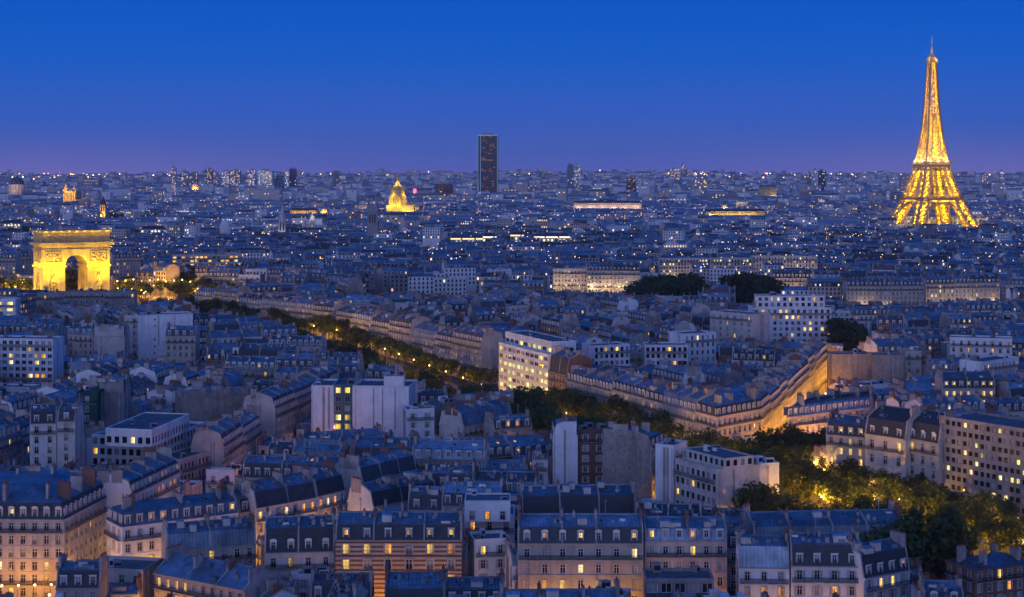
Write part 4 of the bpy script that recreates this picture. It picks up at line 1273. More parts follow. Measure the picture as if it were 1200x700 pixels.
# other sights that must stay open: photo columns, lowest row, distance
for a, b, vy, y in ((30, 140, 340, 1040), (132, 235, 352, 1190), (0, 34, 336, 1060), (1040, 1145, 264, 2500), (748, 815, 346, 1080), (450, 488, 249, 3300), (860, 902, 356, 1120), (895, 1065, 263, 2200),
                    (180, 325, 332, 1150), (525, 672, 288, 1850)):
    PROT.append((a, b, vy, y, None))
for t in range(-70, 500, 15):
    x_, y_ = av(t, 27)
    r_ = proj(x_, y_, gz(x_, y_) + 13)
    PROT.append((r_[0] - 14, r_[0] + 14, r_[1], y_, None))
cells = []
y = 262.0
while y < 1330:
    w = 0.33 * y + 45
    x = -w
    while x < w:
        cells.append((x + rf_.uniform(-30, 30), y + rf_.uniform(-30, 30)))
        x += 86
    y += 86
FILL = []
aAV, aST, aLS = math.atan2(AVD.y, AVD.x) - math.pi, math.atan2(STD.y, STD.x) - math.pi / 2, math.atan2(LSD.y, LSD.x) - math.pi / 2
def cell_angle(cx, cy):
    off = (Vector((cx, cy)) - AV0).dot(AVN)
    r = rf_.random()
    if cy < 420 and abs(cx) < 70: return rf_.choice((0.0, 0.03, -0.12, 0.24))
    if off > 0 and cx < -30 and cy < 720: return aLS + rf_.choice((0, 0, .15, -.3, math.pi / 2 * (rf_.random() < .3)))
    if -120 < off < 110: return rf_.choice((aAV, aAV, aAV + math.pi / 2, aST, -.1))
    return rf_.choice((0.0, -0.2, 0.25, 0.1, -0.45, 0.5, -0.1, aAV))
ROOFS = ['zinc', 'zinc', 'zincpale', 'lead', 'zincpale', 'tile']
def new_fill(poly, rd, lo=13.5, hi=21.5, small=False):
    cx, cy = sum(p[0] for p in poly) / 4, sum(p[1] for p in poly) / 4
    r = max(math.hypot(x - cx, y - cy) for x, y in poly)
    pxc, _ = proj(cx, cy, 20)
    if not (-60 < pxc < 1260): return False
    if not free(poly, (cx, cy), r): return False
    g = gz(cx, cy)
    # never higher than what must stay visible behind
    cap = height_cap(poly)
    ev = g + rd.uniform(lo, hi) * (1.0 if rd.random() > .12 else rd.uniform(1.0, 1.2))
    q = rd.random()
    k = dict()
    if q < (.16 if not small else .4):
        k.update(roof='flat', wall=rd.choice(('white', 'white', 'white', 'cream', 'greywall')), bay=rd.uniform(2.4, 3.4), bal=rd.random() < .3)
        ex = 1.5
    elif q < .34 if not small else q < .8:
        k.update(roof='gable', pitch=rd.uniform(.3, .6), roofm=rd.choice(ROOFS), wall=rd.choice(('cream', 'white', 'white', 'limestone', 'rubble')))
        ex = 3.2
    else:
        k.update(lowm=rd.choice(('slate', 'slate', 'zinc')), roofm=rd.choice(ROOFS[:5]), mh=rd.uniform(2.4, 3.8), wall=rd.choice(('limestone', 'cream', 'limestone', 'white', 'pinkstone', 'greywall', 'white', 'brick')),
                 dorm=rd.random() < .75, arched=int(rd.random() < .3))
        ex = 5.0
    k['party'] = rd.choice(('greywall', 'cream', 'white', 'rubble', 'rubble', 'limestone', 'white'))
    k['partywin'] = rd.choice((0, 0, .2, .35))
    k['plit'] = rd.choice((.03, .06, .1, .15, .22))
    if ev + ex > cap: ev = cap - ex
    if ev - g < 4.5: 
        if cap - g < 5.0: return False
        ev = cap - 1.0
        k.update(roof='flat')
        if ev - g < 3.5: return False
    b = B(poly, ['s', 'p', 'c', 'p'], g - 1.0, ev, **k)
    b.small = small
    b.rooftype = k
    g_add(b)
    FILL.append(b)
    return True
cell_arr = np.array(cells)
for ci, (cx, cy) in enumerate(cells):
    a = cell_angle(cx, cy)
    c, s = math.cos(a), math.sin(a)
    rd = random.Random(ci * 7 + 3)
    v = -75.0 + rd.uniform(0, 10)
    alt = 0
    while v < 75:
        dep = rd.uniform(9.5, 13)
        u = -75 + rd.uniform(0, 12)
        base = rd.uniform(15, 19.5)
        while u < 75:
            w = rd.uniform(12, 25)
            mx_, my_ = cx + c * (u + w / 2) - s * (v + dep / 2), cy + s * (u + w / 2) + c * (v + dep / 2)
            d2 = (cell_arr[:, 0] - mx_) ** 2 + (cell_arr[:, 1] - my_) ** 2
            if int(d2.argmin()) == ci and rd.random() > .06:
                dd = dep + rd.uniform(-1.5, 1.5)
                if not new_fill(rect(mx_, my_, w - .04, dd, a), rd, base - 2.0, base + 2.2):
                    for w2, sh in ((w * .6, -w * .2), (w * .6, w * .2)):
                        if new_fill(rect(mx_ + c * sh, my_ + s * sh, w2 - .04, dd * .8, a), rd, base - 4, base + 1): break
            u += w
        v += dep + (rd.uniform(3.5, 6) if alt % 2 == 0 else rd.uniform(8, 11.5))
        alt += 1
# small sheds and wings in the courtyards
rd = random.Random(77)
for q in range(8000):
    yy = 270 + (900 - 270) * rd.random() ** 1.0
    xx = rd.uniform(-1, 1) * (.325 * yy + 10)
    w, d = rd.uniform(4, 10), rd.uniform(3.6, 8)
    new_fill(rect(xx, yy, w, d, rd.choice((0, aAV, aST, aLS)) + rd.uniform(-.1, .1)), rd, 7, 16.5, small=True)

# ------------------------------------------------------------------ which of them the photograph shows
ALL = HAND + FILL
for i, b in enumerate(ALL):
    raster_building(b, i)
cnt = np.bincount(zid[zid >= 0].ravel(), minlength=len(ALL))
MAXAPT = 300 - sum(1 for b in HAND if b.name == 'apartment_building')
order = sorted(range(len(HAND), len(ALL)), key=lambda i: -cnt[i])
chosen = [i for i in order[:MAXAPT] if cnt[i] > 40]
chosen_set = set(chosen)
yy_, xx_ = np.mgrid[0:ZH, 0:ZW]
okm = zid >= 0
sx = np.bincount(zid[okm], weights=xx_[okm], minlength=len(ALL))
sy = np.bincount(zid[okm], weights=yy_[okm], minlength=len(ALL))
# labels: what it looks like, then where it stands next to the landmarks among the placed buildings
MARKS = [(450, 640, 'the striped brick building'), (680, 637, 'the eight dormer building'), (40, 620, 'the large corner building'), (215, 525, 'the white stepped office'),
         (215, 625, 'the white topped corner house'), (735, 540, 'the tall stone gable'), (860, 550, 'the blank concrete block'), (960, 615, 'the great blue zinc roof'), (1140, 540, 'the white grid office'),
         (1040, 530, 'the tall slate roofed pair'), (965, 500, 'the pink lit corner building'), (1010, 432, 'the blank rubble walls'), (930, 375, 'the stepped balcony block'), (1135, 450, 'the round fronted house'),
         (745, 455, 'the avenue houses'), (630, 430, 'the ribbon window office'), (780, 410, 'the white office wings'), (420, 480, 'the glass stair tower'), (350, 470, 'the amber arched range'), (190, 395, 'the big blank white wall'),
         (30, 425, 'the planted balcony block'), (75, 520, 'the green scaffold netting'), (255, 480, 'the long rubble stone wall'), (560, 480, 'the brown stone gable'), (575, 620, 'the white stacked terrace house'),
         (900, 440, 'the amber side street'), (85, 330, 'the triumphal arch'), (505, 335, 'the pale classical row'), (695, 330, 'the pale colonnaded facade'), (1040, 345, 'the green roofed stone facade'), (965, 680, 'the long black balcony')]
WW = {'limestone': 'stone', 'cream': 'cream', 'white': 'white', 'greywall': 'grey', 'rubble': 'rubble walled', 'pinkstone': 'pink stone', 'brick': 'brick'}
def rooftext(b):
    if b.roof == 'flat': return 'flat roof'
    if b.roof == 'gable': return {'zinc': 'pitched zinc roof', 'lead': 'dull pitched roof', 'zincpale': 'pale pitched roof', 'tile': 'reddish pitched roof'}[b.roofm]
    return ('dormered ' if b.dorm else 'plain ') + ('slate mansard' if b.lowm == 'slate' else 'zinc mansard')
rel = {}
for i in chosen:
    px_, py_ = sx[i] / cnt[i], sy[i] / cnt[i]
    m = min(MARKS, key=lambda m: math.hypot(m[0] - px_, (m[1] - py_) * 1.6))
    dx, dy = px_ - m[0], (py_ - m[1]) * 1.6
    rl = 'beside' if abs(dx) > abs(dy) * 1.2 else ('behind' if dy < 0 else 'before')
    b = ALL[i]
    rel.setdefault((b.wall, rooftext(b), rl, m[2]), []).append((math.hypot(dx, dy), i))
for (w_, rt, rl, mk), lst in rel.items():
    lst.sort()
    for q, (d, i) in enumerate(lst):
        b = ALL[i]
        near = '' if len(lst) == 1 else (', nearest such' if q == 0 else ', %s nearest' % ORD[q])
        b.label = '%s house with %s %s %s%s' % (WW[w_], rt, rl, mk, near)
        b.group = 'apartment buildings packed between the streets'
for b in HAND:
    b.group = b.group or {'apartment_building': 'apartment buildings packed between the streets', 'office_building': 'office buildings among the roofs', 'apartment_block': 'white apartment blocks among the roofs'}.get(b.name)
for i in chosen: make(ALL[i])
for b in HAND: make(b)
CITY = MB()
for i in range(len(HAND), len(ALL)):
    if i not in chosen_set: make(ALL[i], CITY)
# ------------------------------------------------------------------ the city beyond: lighter buildings, one mass
rq = random.Random(21)
FW = ['greywall', 'cream', 'white', 'white', 'white', 'cream', 'pinkstone', 'white']
FLIT = [emis('far_amber', (1.0, 0.55, 0.18), 1.5), emis('far_yellow', (1.0, 0.74, 0.34), 1.7), emis('far_white', (0.85, 0.85, 1.0), 1.5), emis('far_rose', (1.0, 0.55, 0.5), 1.1)]
def far_building(mb, x, y, w, d, a, z0, h, lod):
    p = rect(x, y, w, d, a)
    wm, q = M[rq.choice(FW)], rq.random()
    ev = z0 + h
    sides = [(0, 1), (1, 2), (2, 3), (3, 0)]
    flat = q < (.24, .42, .6)[lod]
    top = ev + (0.6 if flat else 0)
    for i, j in sides:
        n = (p[j][1] - p[i][1], p[i][0] - p[j][0])
        mx_, my_ = (p[i][0] + p[j][0]) / 2, (p[i][1] + p[j][1]) / 2
        if n[0] * mx_ + n[1] * my_ > 0 and lod > 0: continue
        mb.face([(*p[i], z0 - 3), (*p[j], z0 - 3), (*p[j], top), (*p[i], top)], wm)
        if n[0] * mx_ + n[1] * my_ > 0: continue
        L = math.hypot(*n)
        e = ((p[j][0] - p[i][0]) / L, (p[j][1] - p[i][1]) / L)
        nn = (e[1], -e[0])
        if i in (1, 3) and rq.random() < .6: continue
        step, vst = ((2.7, 3.1), (4.2, 3.3), (9.0, 6.0))[lod]
        ww, wh = ((1.2, 1.9), (2.1, 1.9), (3.2, 2.2))[lod]
        nb = int((L - .8) / step)
        nf = max(1, min(int(h / vst), 4))
        pl = (.075, .11, .17)[lod]
        band = rq.random() < .06
        for f_ in range(nf):
            z = ev - (f_ + 1) * vst + .6
            if lod == 2 and rq.random() < .35: continue
            lrow = band and rq.random() < .6
            for k in range(nb):
                u = (k + .5) * L / nb
                r_ = rq.random()
                if lod and r_ > .36 and not lrow: continue
                g = rq.choice(FLIT[:2] + FLIT) if (r_ < pl or lrow) else M['glass']
                X0, Y0, X1, Y1 = p[i][0] + e[0] * (u - ww / 2) + nn[0] * .06, p[i][1] + e[1] * (u - ww / 2) + nn[1] * .06, p[i][0] + e[0] * (u + ww / 2) + nn[0] * .06, p[i][1] + e[1] * (u + ww / 2) + nn[1] * .06
                mb.face([(X0, Y0, z), (X1, Y1, z), (X1, Y1, z + wh), (X0, Y0, z + wh)], g)
    if flat:
        mb.face([(*c, ev) for c in p], M['gravel' if rq.random() < .4 else 'farzinc'])
        for k in range(rq.randrange(0, 3)):
            s_ = rq.uniform(2, 5)
            mb.obox((x + rq.uniform(-w / 3, w / 3), y + rq.uniform(-d / 3, d / 3), ev), (s_, 0, 0), (0, s_ * .8, 0), (0, 0, rq.uniform(1.5, 3.2)), M[rq.choice(('white', 'metal', 'greywall'))], skip=('bottom',))
        return
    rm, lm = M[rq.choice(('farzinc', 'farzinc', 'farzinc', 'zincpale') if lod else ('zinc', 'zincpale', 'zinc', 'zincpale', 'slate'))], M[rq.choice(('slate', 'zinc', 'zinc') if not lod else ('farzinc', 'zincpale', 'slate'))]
    mh = rq.choice((0, 2.8, 3.2, 3.4))
    i1, i2 = (1.0 if mh else 0), d / 2 - .1
    def ring(ins, z): 
        q = inset_poly(p, [ins, 0, ins, 0])
        return [(*c, z) for c in q]
    r0, r1, r2 = ring(0, ev), ring(i1, ev + mh), ring(i2, ev + mh + (i2 - i1) * .4)
    for A_, B_, mm in ((r0, r1, lm), (r1, r2, rm)):
        if A_ is r0 and not mh: continue
        mb.face([A_[0], A_[1], B_[1], B_[0]], mm)
        mb.face([A_[2], A_[3], B_[3], B_[2]], mm)
    for i, j in ((1, 2), (3, 0)):
        prof = [r0[i], r0[j], r1[j], r2[j], r2[i], r1[i]]
        pr = [c for q, c in enumerate(prof) if math.dist(c, prof[q - 1]) > .3]
        if len(pr) > 2: mb.face(pr, wm)
    e = ((p[1][0] - p[0][0]) / w, (p[1][1] - p[0][1]) / w)
    n = (e[1], -e[0])
    if lod < 2:
        tz = ev + mh + (i2 - i1) * .4
        for sd in (-1, 1):
            for k in range(rq.randrange(0, 3 if lod == 0 else 2)):
                off = rq.uniform(-d * .35, d * .35)
                ln = rq.uniform(1.5, 4)
                cx, cy = x + e[0] * w / 2 * sd * .97 + n[0] * off, y + e[1] * w / 2 * sd * .97 + n[1] * off
                mb.obox((cx, cy, tz - 2.5), (n[0] * ln, n[1] * ln, 0), (e[0] * .8, e[1] * .8, 0), (0, 0, 2.5 + rq.uniform(.4, 1.6)), M[rq.choice(('chimney', 'chimney', 'chimbrick'))], skip=('bottom',))
    if mh and lod < 2:
        st_ = 3.0 if lod == 0 else 5
        for k in range(int(w / st_)):
            u = (k + .5) * w / int(w / st_) - .6
            X, Y = p[0][0] + e[0] * u, p[0][1] + e[1] * u
            ff = M['frame'] if rq.random() < .5 else lm
            mb.obox((X - n[0] * .15, Y - n[1] * .15, ev + .3), (e[0] * 1.3, e[1] * 1.3, 0), (-n[0] * 1.4, -n[1] * 1.4, 0), (0, 0, 2.0), ff, skip=('bottom',))
            g = M['glass'] if rq.random() > .12 else rq.choice(FLIT)
            X, Y = X + e[0] * .25 - n[0] * .1, Y + e[1] * .25 - n[1] * .1
            mb.face([(X, Y, ev + .6), (X + e[0] * .8, Y + e[1] * .8, ev + .6), (X + e[0] * .8, Y + e[1] * .8, ev + 2.0), (X, Y, ev + 2.0)], g)
FARKEEP = [rect((1092 - 600) / F * 2650, 2650, 150, 190, 0.45), rect(-305, 3560, 110, 70, 0), rect(-70, 5000, 90, 60, 0)]
park_far = []
def far_park(px0, px1, y0, y1):
    q = [((px0 - 600) / F * y0, y0), ((px1 - 600) / F * y0, y0), ((px1 - 600) / F * y1, y1), ((px0 - 600) / F * y1, y1)]
    park_far.append(q)
    return q
fp1 = far_park(900, 1062, 2020, 2160)
fp2 = far_park(130, 185, 2900, 3300)
fp3 = far_park(300, 470, 2050, 2150)
fp4 = far_park(0, 42, 2150, 2400)
fp5 = far_park(190, 330, 1190, 1300)
fp6 = far_park(560, 640, 2500, 2600)
allkeep = KEEP + FARKEEP + park_far
def far_free(poly, bset):
    for k in allkeep:
        if sat_overlap(poly, k): return False
    for b in bset:
        if sat_overlap(poly, b.poly): return False
    return True
FARPROT = [(72, 92, 236, 4000), (116, 126, 249, 3000), (324, 338, 273, 2000), (361, 371, 264, 2300), (430, 445, 270, 1900), (257, 271, 265, 2100), (374, 386, 249, 2900), (452, 488, 249, 3600), (556, 588, 222, 5000), (668, 756, 245, 3800),
           (822, 900, 253, 3300), (338, 375, 251, 3100), (526, 670, 284, 1880), (888, 912, 231, 5200), (1038, 1147, 263, 2600), (8, 34, 220, 5600), (223, 235, 221, 6000), (198, 350, 213, 6800), (508, 532, 222, 5000), (660, 684, 211, 6500), (163, 194, 273, 2245), (0, 26, 269, 2440),
           (733, 830, 216, 5600), (943, 970, 212, 6500), (1148, 1180, 212, 6900), (388, 399, 210, 7200), (480, 492, 227, 4200)]
handfar = [b for b in HAND if b.c[1] > 1000] + [b for b in FILL if b.c[1] > 1150]
y = 1200.0
while y < 11800:
    if y < 2300: cw, lod = 100, 0
    elif y < 4300: cw, lod = 150, 1
    else: cw, lod = 260, 2
    hw = .335 * y + 60
    x = -hw
    while x < hw:
        cx, cy = x + rq.uniform(-.25, .25) * cw, y + rq.uniform(-.25, .25) * cw
        a = rq.choice((0, .15, -.15, .25, -.3, .6, -.7))
        c, s = math.cos(a), math.sin(a)
        half = cw * .52
        v = -half
        base = rq.uniform(15, 21)
        alt = 0
        while v < half:
            dep = rq.uniform(10, 13) * (1, 1.15, 1.6)[lod]
            u = -half + rq.uniform(0, 6)
            while u < half:
                w = rq.uniform(12, 26) * (1, 1.3, 1.9)[lod] * (2.6 if lod and rq.random() < .09 else 1)
                mx_, my_ = cx + c * (u + w / 2) - s * (v + dep / 2), cy + s * (u + w / 2) + c * (v + dep / 2)
                if abs(u + w / 2) < half and rq.random() > .07:
                    po = rect(mx_, my_, w, dep, a)
                    if far_free(po, [b for b in handfar if abs(b.c[0] - mx_) < 60 and abs(b.c[1] - my_) < 60] if my_ < 1560 else ()):
                        h = base + rq.uniform(-4, 4.5) * (1, 1.4, 1.8)[lod]
                        t = rq.random()
                        if t < .03 and my_ > 1800: h += rq.uniform(6, 18)
                        if lod == 2 and t < .10: h += rq.uniform(4, 26)
                        if 500 < abs(1092 - proj(mx_, my_, 0)[0]) or not (2100 < my_ < 2600): pass
                        elif abs(1092 - proj(mx_, my_, 0)[0]) < 60: h = min(h, 17)
                        hwpx = .5 * w * F / my_
                        pxm = proj(mx_, my_, 0)[0]
                        cap = 99
                        for fa, fb, fr, fy in FARPROT:
                            if fy > my_ and pxm + hwpx > fa and pxm - hwpx < fb: cap = min(cap, CH - (fr - HY) * my_ / F - gz(mx_, my_) - 4.5)
                        h = min(h, cap)
                        if h < 5: u += w; continue
                        far_building(CITY, mx_, my_, w - .1, dep, a, gz(mx_, my_), h, lod)
                u += w
            v += dep + (rq.uniform(5, 9) if alt % 2 == 0 else rq.uniform(12, 22)) * (1, 1.2, 1.9)[lod]
            alt += 1
        x += cw
    y += cw
city_o = CITY.build('distant_city', uv=True)
tag(city_o, 'sea of distant zinc roofed buildings spreading to the hazy horizon', 'city', kind='stuff')

# street lamps and lit signs far out, too many to count
fl = MB()
lampm = [emis('far_lamp_orange', (1.0, 0.50, 0.16), 5.5), emis('far_lamp_white', (1.0, 0.80, 0.52), 4.5), emis('far_lamp_blue', (0.75, 0.85, 1.0), 4.0), emis('far_lamp_red', (1.0, 0.2, 0.25), 6.0)]
def glow(x, y, z, r, m):
    fl.lathe((x, y, z), [(.01, -r), (r, 0), (.01, r)], 4, m)
for k in range(6500):
    y = 1300 * (11800 / 1300) ** (rq.random() ** .8)
    x = rq.uniform(-1, 1) * .325 * y
    z = gz(x, y) + rq.choice((9, 16, 20, 24, 28, 22))
    r = .22 + y / 7200 * rq.uniform(.35, .9)
    glow(x, y, z, r, lampm[rq.choices((0, 1, 2, 3), (62, 27, 8, 3))[0]])
for k in range(300):
    px_ = rq.choice((rq.gauss(835, 24), rq.gauss(1010, 60), rq.gauss(90, 60), rq.uniform(0, 1200), rq.uniform(0, 1200)))
    y = rq.uniform(9500, 12400)
    x = (px_ - 600) / F * y
    glow(x, y, gz(x, y) + rq.uniform(24, 45), rq.uniform(2.5, 5.8), lampm[rq.choices((0, 1), (75, 25))[0]])
flo = fl.build('distant_street_lights', uv=False)
tag(flo, 'countless tiny orange and white lights scattered over the distant city', 'city lights', kind='stuff')
# ------------------------------------------------------------------ ground, roads
def ground():
    xs = [-30000, -15000, -9000, -6000, -4000, -2500, -1600, -1000] + list(range(-800, 801, 40)) + [1000, 1600, 2500, 4000, 6000, 9000, 15000, 30000]
    ys = [-3000, -800, 0, 150] + list(range(200, 1801, 40)) + [2000, 2400, 3000, 4000, 5000, 6000, 6800, 7600, 8400, 9200, 10000, 10800, 11600, 12400, 14000, 20000, 45000]
    v = [(x, y, gz(x, y)) for y in ys for x in xs]
    n = len(xs)
    f = [(j * n + i, j * n + i + 1, (j + 1) * n + i + 1, (j + 1) * n + i) for j in range(len(ys) - 1) for i in range(n - 1)]
    me = bpy.data.meshes.new('ground')
    me.from_pydata(v, [], f)
    me.materials.append(M['soil'])
    me.update()
    tag(link('ground', me), 'dark ground between and beneath the buildings', None, None, 'structure')
ground()
def strip(name, fn, t0, t1, o0, o1, dz, m, label, step=10):
    b = MB()
    t = t0
    while t < t1 - .01:
        t2 = min(t1, t + step)
        q = [fn(t, o0), fn(t2, o0), fn(t2, o1), fn(t, o1)]
        if area(q) < 0: q = q[::-1]
        b.face([(x, y, gz(x, y) + dz) for x, y in q], m)
        t = t2
    return tag(b.build(name), label, None, None, 'structure')
strip('avenue', av, -215, 545, 8.5, AVW - 8.5, .30, M['asphalt'], 'asphalt avenue lined with trees')
for nm, a_, b_ in (('avenue_pavement', 0.2, 8.3), ('avenue_pavement', AVW - 8.3, AVW - .2)):
    strip(nm, av, -215, 545, a_, b_, .44, M['paving'], 'stone pavement along the avenue')
mk = MB()
for t in range(-210, 540, 8):
    for o in (AVW / 2 - 6, AVW / 2, AVW / 2 + 6):
        q = [av(t, o - .09), av(t + 3, o - .09), av(t + 3, o + .09), av(t, o + .09)]
        if area(q) < 0: q = q[::-1]
        mk.face([(x, y, gz(x, y) + .304) for x, y in q], M['paint'])
tag(mk.build('lane_markings'), 'white dashed lane markings on the avenue', None, None, 'structure')
strip('side_street', st, -8, 330, 2.2, 9.8, .30, M['asphalt'], 'narrow asphalt side street')
strip('side_street_pavement', st, -8, 330, .3, 2.1, .42, M['paving'], 'pavement of the side street')
strip('side_street_pavement', st, -8, 330, 9.9, 11.8, .42, M['paving'], 'pavement of the side street')
strip('narrow_street', ls, -75, 250, 2.0, 9.5, .30, M['asphalt'], 'narrow street between old houses')
b = MB()
for q in range(36):
    a0_, a1_ = 2 * math.pi * q / 36, 2 * math.pi * (q + 1) / 36
    for r0, r1, m, dz in ((0, 42, 'paving', .5), (42, 84, 'asphalt', .4), (84, 112, 'paving', .52)):
        pts = [(ARC_C[0] + r * math.cos(t), ARC_C[1] + r * math.sin(t)) for r, t in ((r0 + .01, a0_), (r1, a0_), (r1, a1_), (r0 + .01, a1_))]
        b.face([(x, y, gz(x, y) + dz) for x, y in pts], M[m])
tag(b.build('roundabout'), 'round plaza and ring road about the triumphal arch', None, None, 'structure')
# ------------------------------------------------------------------ landmarks
goldstone = mat('pale_arch_stone', (0.50, 0.415, 0.225), var=0.22, nscale=0.6, stain=0.3)
ironbrown = mat('brown_tower_paint', (0.40, 0.29, 0.16), rough=0.6, var=0.1)
gilt = mat('gilded_lead', (0.55, 0.40, 0.14), rough=0.45, var=0.15)
darkglass = mat('dark_tower_glass', (0.075, 0.050, 0.062), rough=0.2, var=0.2, seams=(3.0, 0.5, 0.35), courses=(3.6, 0.6, 0.6))
GOLD = (1.0, 0.60, 0.0)
SOD = (1.0, 0.50, 0.10)
NL = 0
def lamp(name, loc, power, col, radius=.4, parent=None):
    global NL
    d = bpy.data.lights.new(name, 'POINT')
    d.energy = power
    d.color = col
    d.shadow_soft_size = radius
    o = bpy.data.objects.new(name, d)
    o.location = loc
    if parent is not None: o.parent = parent
    scene.collection.objects.link(o)
    NL += 1
    return o
def spot(name, loc, target, power, col, angle=100, radius=.5, parent=None):
    d = bpy.data.lights.new(name, 'SPOT')
    d.energy = power
    d.color = col
    d.spot_size = R(angle)
    d.spot_blend = .6
    d.shadow_soft_size = radius
    o = bpy.data.objects.new(name, d)
    o.location = loc
    o.rotation_euler = (Vector(target) - Vector(loc)).to_track_quat('-Z', 'Y').to_euler()
    if parent is not None: o.parent = parent
    scene.collection.objects.link(o)
    return o

# ---- iron tower
def lin(tab, z):
    for (z0, v0), (z1, v1) in zip(tab, tab[1:]):
        if z <= z1: return v0 + (v1 - v0) * max(0, (z - z0)) / (z1 - z0)
    return tab[-1][1]
TX, TY = (1092 - 600) / F * 2650, 2650.0
tower = empty('iron_tower', (TX, TY, 0), R(12))
tag(tower, 'tall golden lit lattice iron tower with arched base rising above the city', 'tower')
HO = [(0, 62.5), (20, 52), (40, 43), (57, 36.5), (80, 28.5), (100, 23.2), (116, 20.0), (140, 15.6), (170, 12.0), (200, 9.6), (240, 7.2), (281, 5.0)]
LW = [(0, 19), (57, 13.5), (116, 11.0), (150, 9.6), (180, 9.6)]
lev1 = [0, 9, 18, 27, 36, 45, 56, 64, 73, 82, 91, 100, 110]
for sx_ in (-1, 1):
    for sy_ in (-1, 1):
        b = MB()
        def cor(z, i, j):
            h, w = lin(HO, z), lin(LW, z)
            return Vector((sx_ * (h - (w if i else 0)), sy_ * (h - (w if j else 0)), z))
        for z0, z1 in zip(lev1, lev1[1:]):
            for i in (0, 1):
                for j in (0, 1): b.bar(cor(z0, i, j), cor(z1, i, j), 3.0, ironbrown)
            for (i, j), (k, l) in (((0, 0), (1, 0)), ((1, 0), (1, 1)), ((1, 1), (0, 1)), ((0, 1), (0, 0))):
                b.bar(cor(z0, i, j), cor(z1, k, l), 1.7, ironbrown)
                b.bar(cor(z0, k, l), cor(z1, i, j), 1.7, ironbrown)
                b.bar(cor(z1, i, j), cor(z1, k, l), 1.7, ironbrown)
                b.bar(cor((z0 + z1) / 2, i, j), cor((z0 + z1) / 2, k, l), 1.2, ironbrown)
        b.build('leg', tower, uv=False)
        bb = MB()
        bb.box(*sorted((sx_ * 36, sx_ * 64)), *sorted((sy_ * 36, sy_ * 64)), -2, 3, goldstone)
        bb.build('masonry_base', tower, uv=False)
        for z in (6, 20, 34, 48, 66, 82, 98):
            h, w = lin(HO, z), lin(LW, z)
            c = h - w / 2
            lamp('projector_or_fill', (sx_ * c, sy_ * c, z), 66000 * (1 if z < 60 else .85), GOLD, .8, tower)
for q in range(4):
    a = q * math.pi / 2
    rot = lambda v: Vector((v[0] * math.cos(a) - v[1] * math.sin(a), v[0] * math.sin(a) + v[1] * math.cos(a), v[2]))
    b = MB()
    n = 18
    for ring_, off in ((0, 0), (1, 3.2)):
        pts = []
        for k in range(n + 1):
            t = math.pi * k / n
            r = 37 + off
            x, z = -r * math.cos(t), 12 + (38 + off * .9) * math.sin(t)
            y = -(lin(HO, min(z, 55)) - 1.0)
            pts.append(rot((x, y, z)))
        for p, q2 in zip(pts, pts[1:]): b.bar(p, q2, 1.5, ironbrown)
        if ring_ == 0: inner = pts
        else:
            for k, (p, q2) in enumerate(zip(inner, pts)):
                b.bar(p, q2, .8, ironbrown)
                if k: b.bar(inner[k - 1], q2, .7, ironbrown)
    b.build('arch', tower, uv=False)
b = MB()
for q in range(4):
    a = q * math.pi / 2
    rot = lambda v: Vector((v[0] * math.cos(a) - v[1] * math.sin(a), v[0] * math.sin(a) + v[1] * math.cos(a), v[2]))
    for z, hw, w in ((52.5, 36.5, 1.6), (57, 37.2, 2.0), (61.5, 37.6, 1.2)):
        b.bar(rot((-hw, -hw, z)), rot((hw, -hw, z)), w, ironbrown)
    for k in range(34):
        x = -36 + 72 * k / 33
        b.bar(rot((x, -36.6, 52.5)), rot((x + (1.1 if k % 2 else -1.1), -36.8, 57)), .7, ironbrown)
        b.bar(rot((x, -37.3, 57)), rot((x, -37.5, 61.5)), .8, ironbrown)
        if k % 3 == 0: lamp('projector_or_fill', rot((x * .95, -34.0, 55)), 5200, GOLD, .5, tower)
b.box(-35, 35, -35, 35, 56.2, 57.2, ironbrown)
for s_ in (-1, 1):
    b.box(-24, 24, s_ * 27 - 5, s_ * 27 + 5, 57.3, 62.5, ironbrown)
    b.box(s_ * 27 - 5, s_ * 27 + 5, -20, 20, 57.3, 62.4, ironbrown)
b.build('platform', tower, uv=False)
b = MB()
for q in range(4):
    a = q * math.pi / 2
    rot = lambda v: Vector((v[0] * math.cos(a) - v[1] * math.sin(a), v[0] * math.sin(a) + v[1] * math.cos(a), v[2]))
    for z, hw, w in ((110, 21.0, 1.5), (115, 22.5, 2.0), (119.5, 22.5, 1.2), (124, 18, 1.2)):
        b.bar(rot((-hw, -hw, z)), rot((hw, -hw, z)), w, ironbrown)
    for k in range(22):
        x = -21 + 42 * k / 21
        b.bar(rot((x, -21, 110)), rot((x * 1.07, -22.4, 115)), .7, ironbrown)
        b.bar(rot((x * 1.07, -22.5, 115)), rot((x * 1.07, -22.5, 119.5)), .7, ironbrown)
    for k in (-14, 0, 14): lamp('projector_or_fill', rot((k, -24.5, 121)), 9000, (1, .78, .35), .6, tower)
b.box(-21, 21, -21, 21, 114.3, 115.3, ironbrown)
b.box(-16, 16, -16, 16, 115.4, 122.5, ironbrown)
b.build('platform', tower, uv=False)
b = MB()
lev2 = [116, 124, 132, 140, 149, 158, 167, 176, 186, 196, 206, 216, 226, 236, 246, 256, 266, 274, 281]
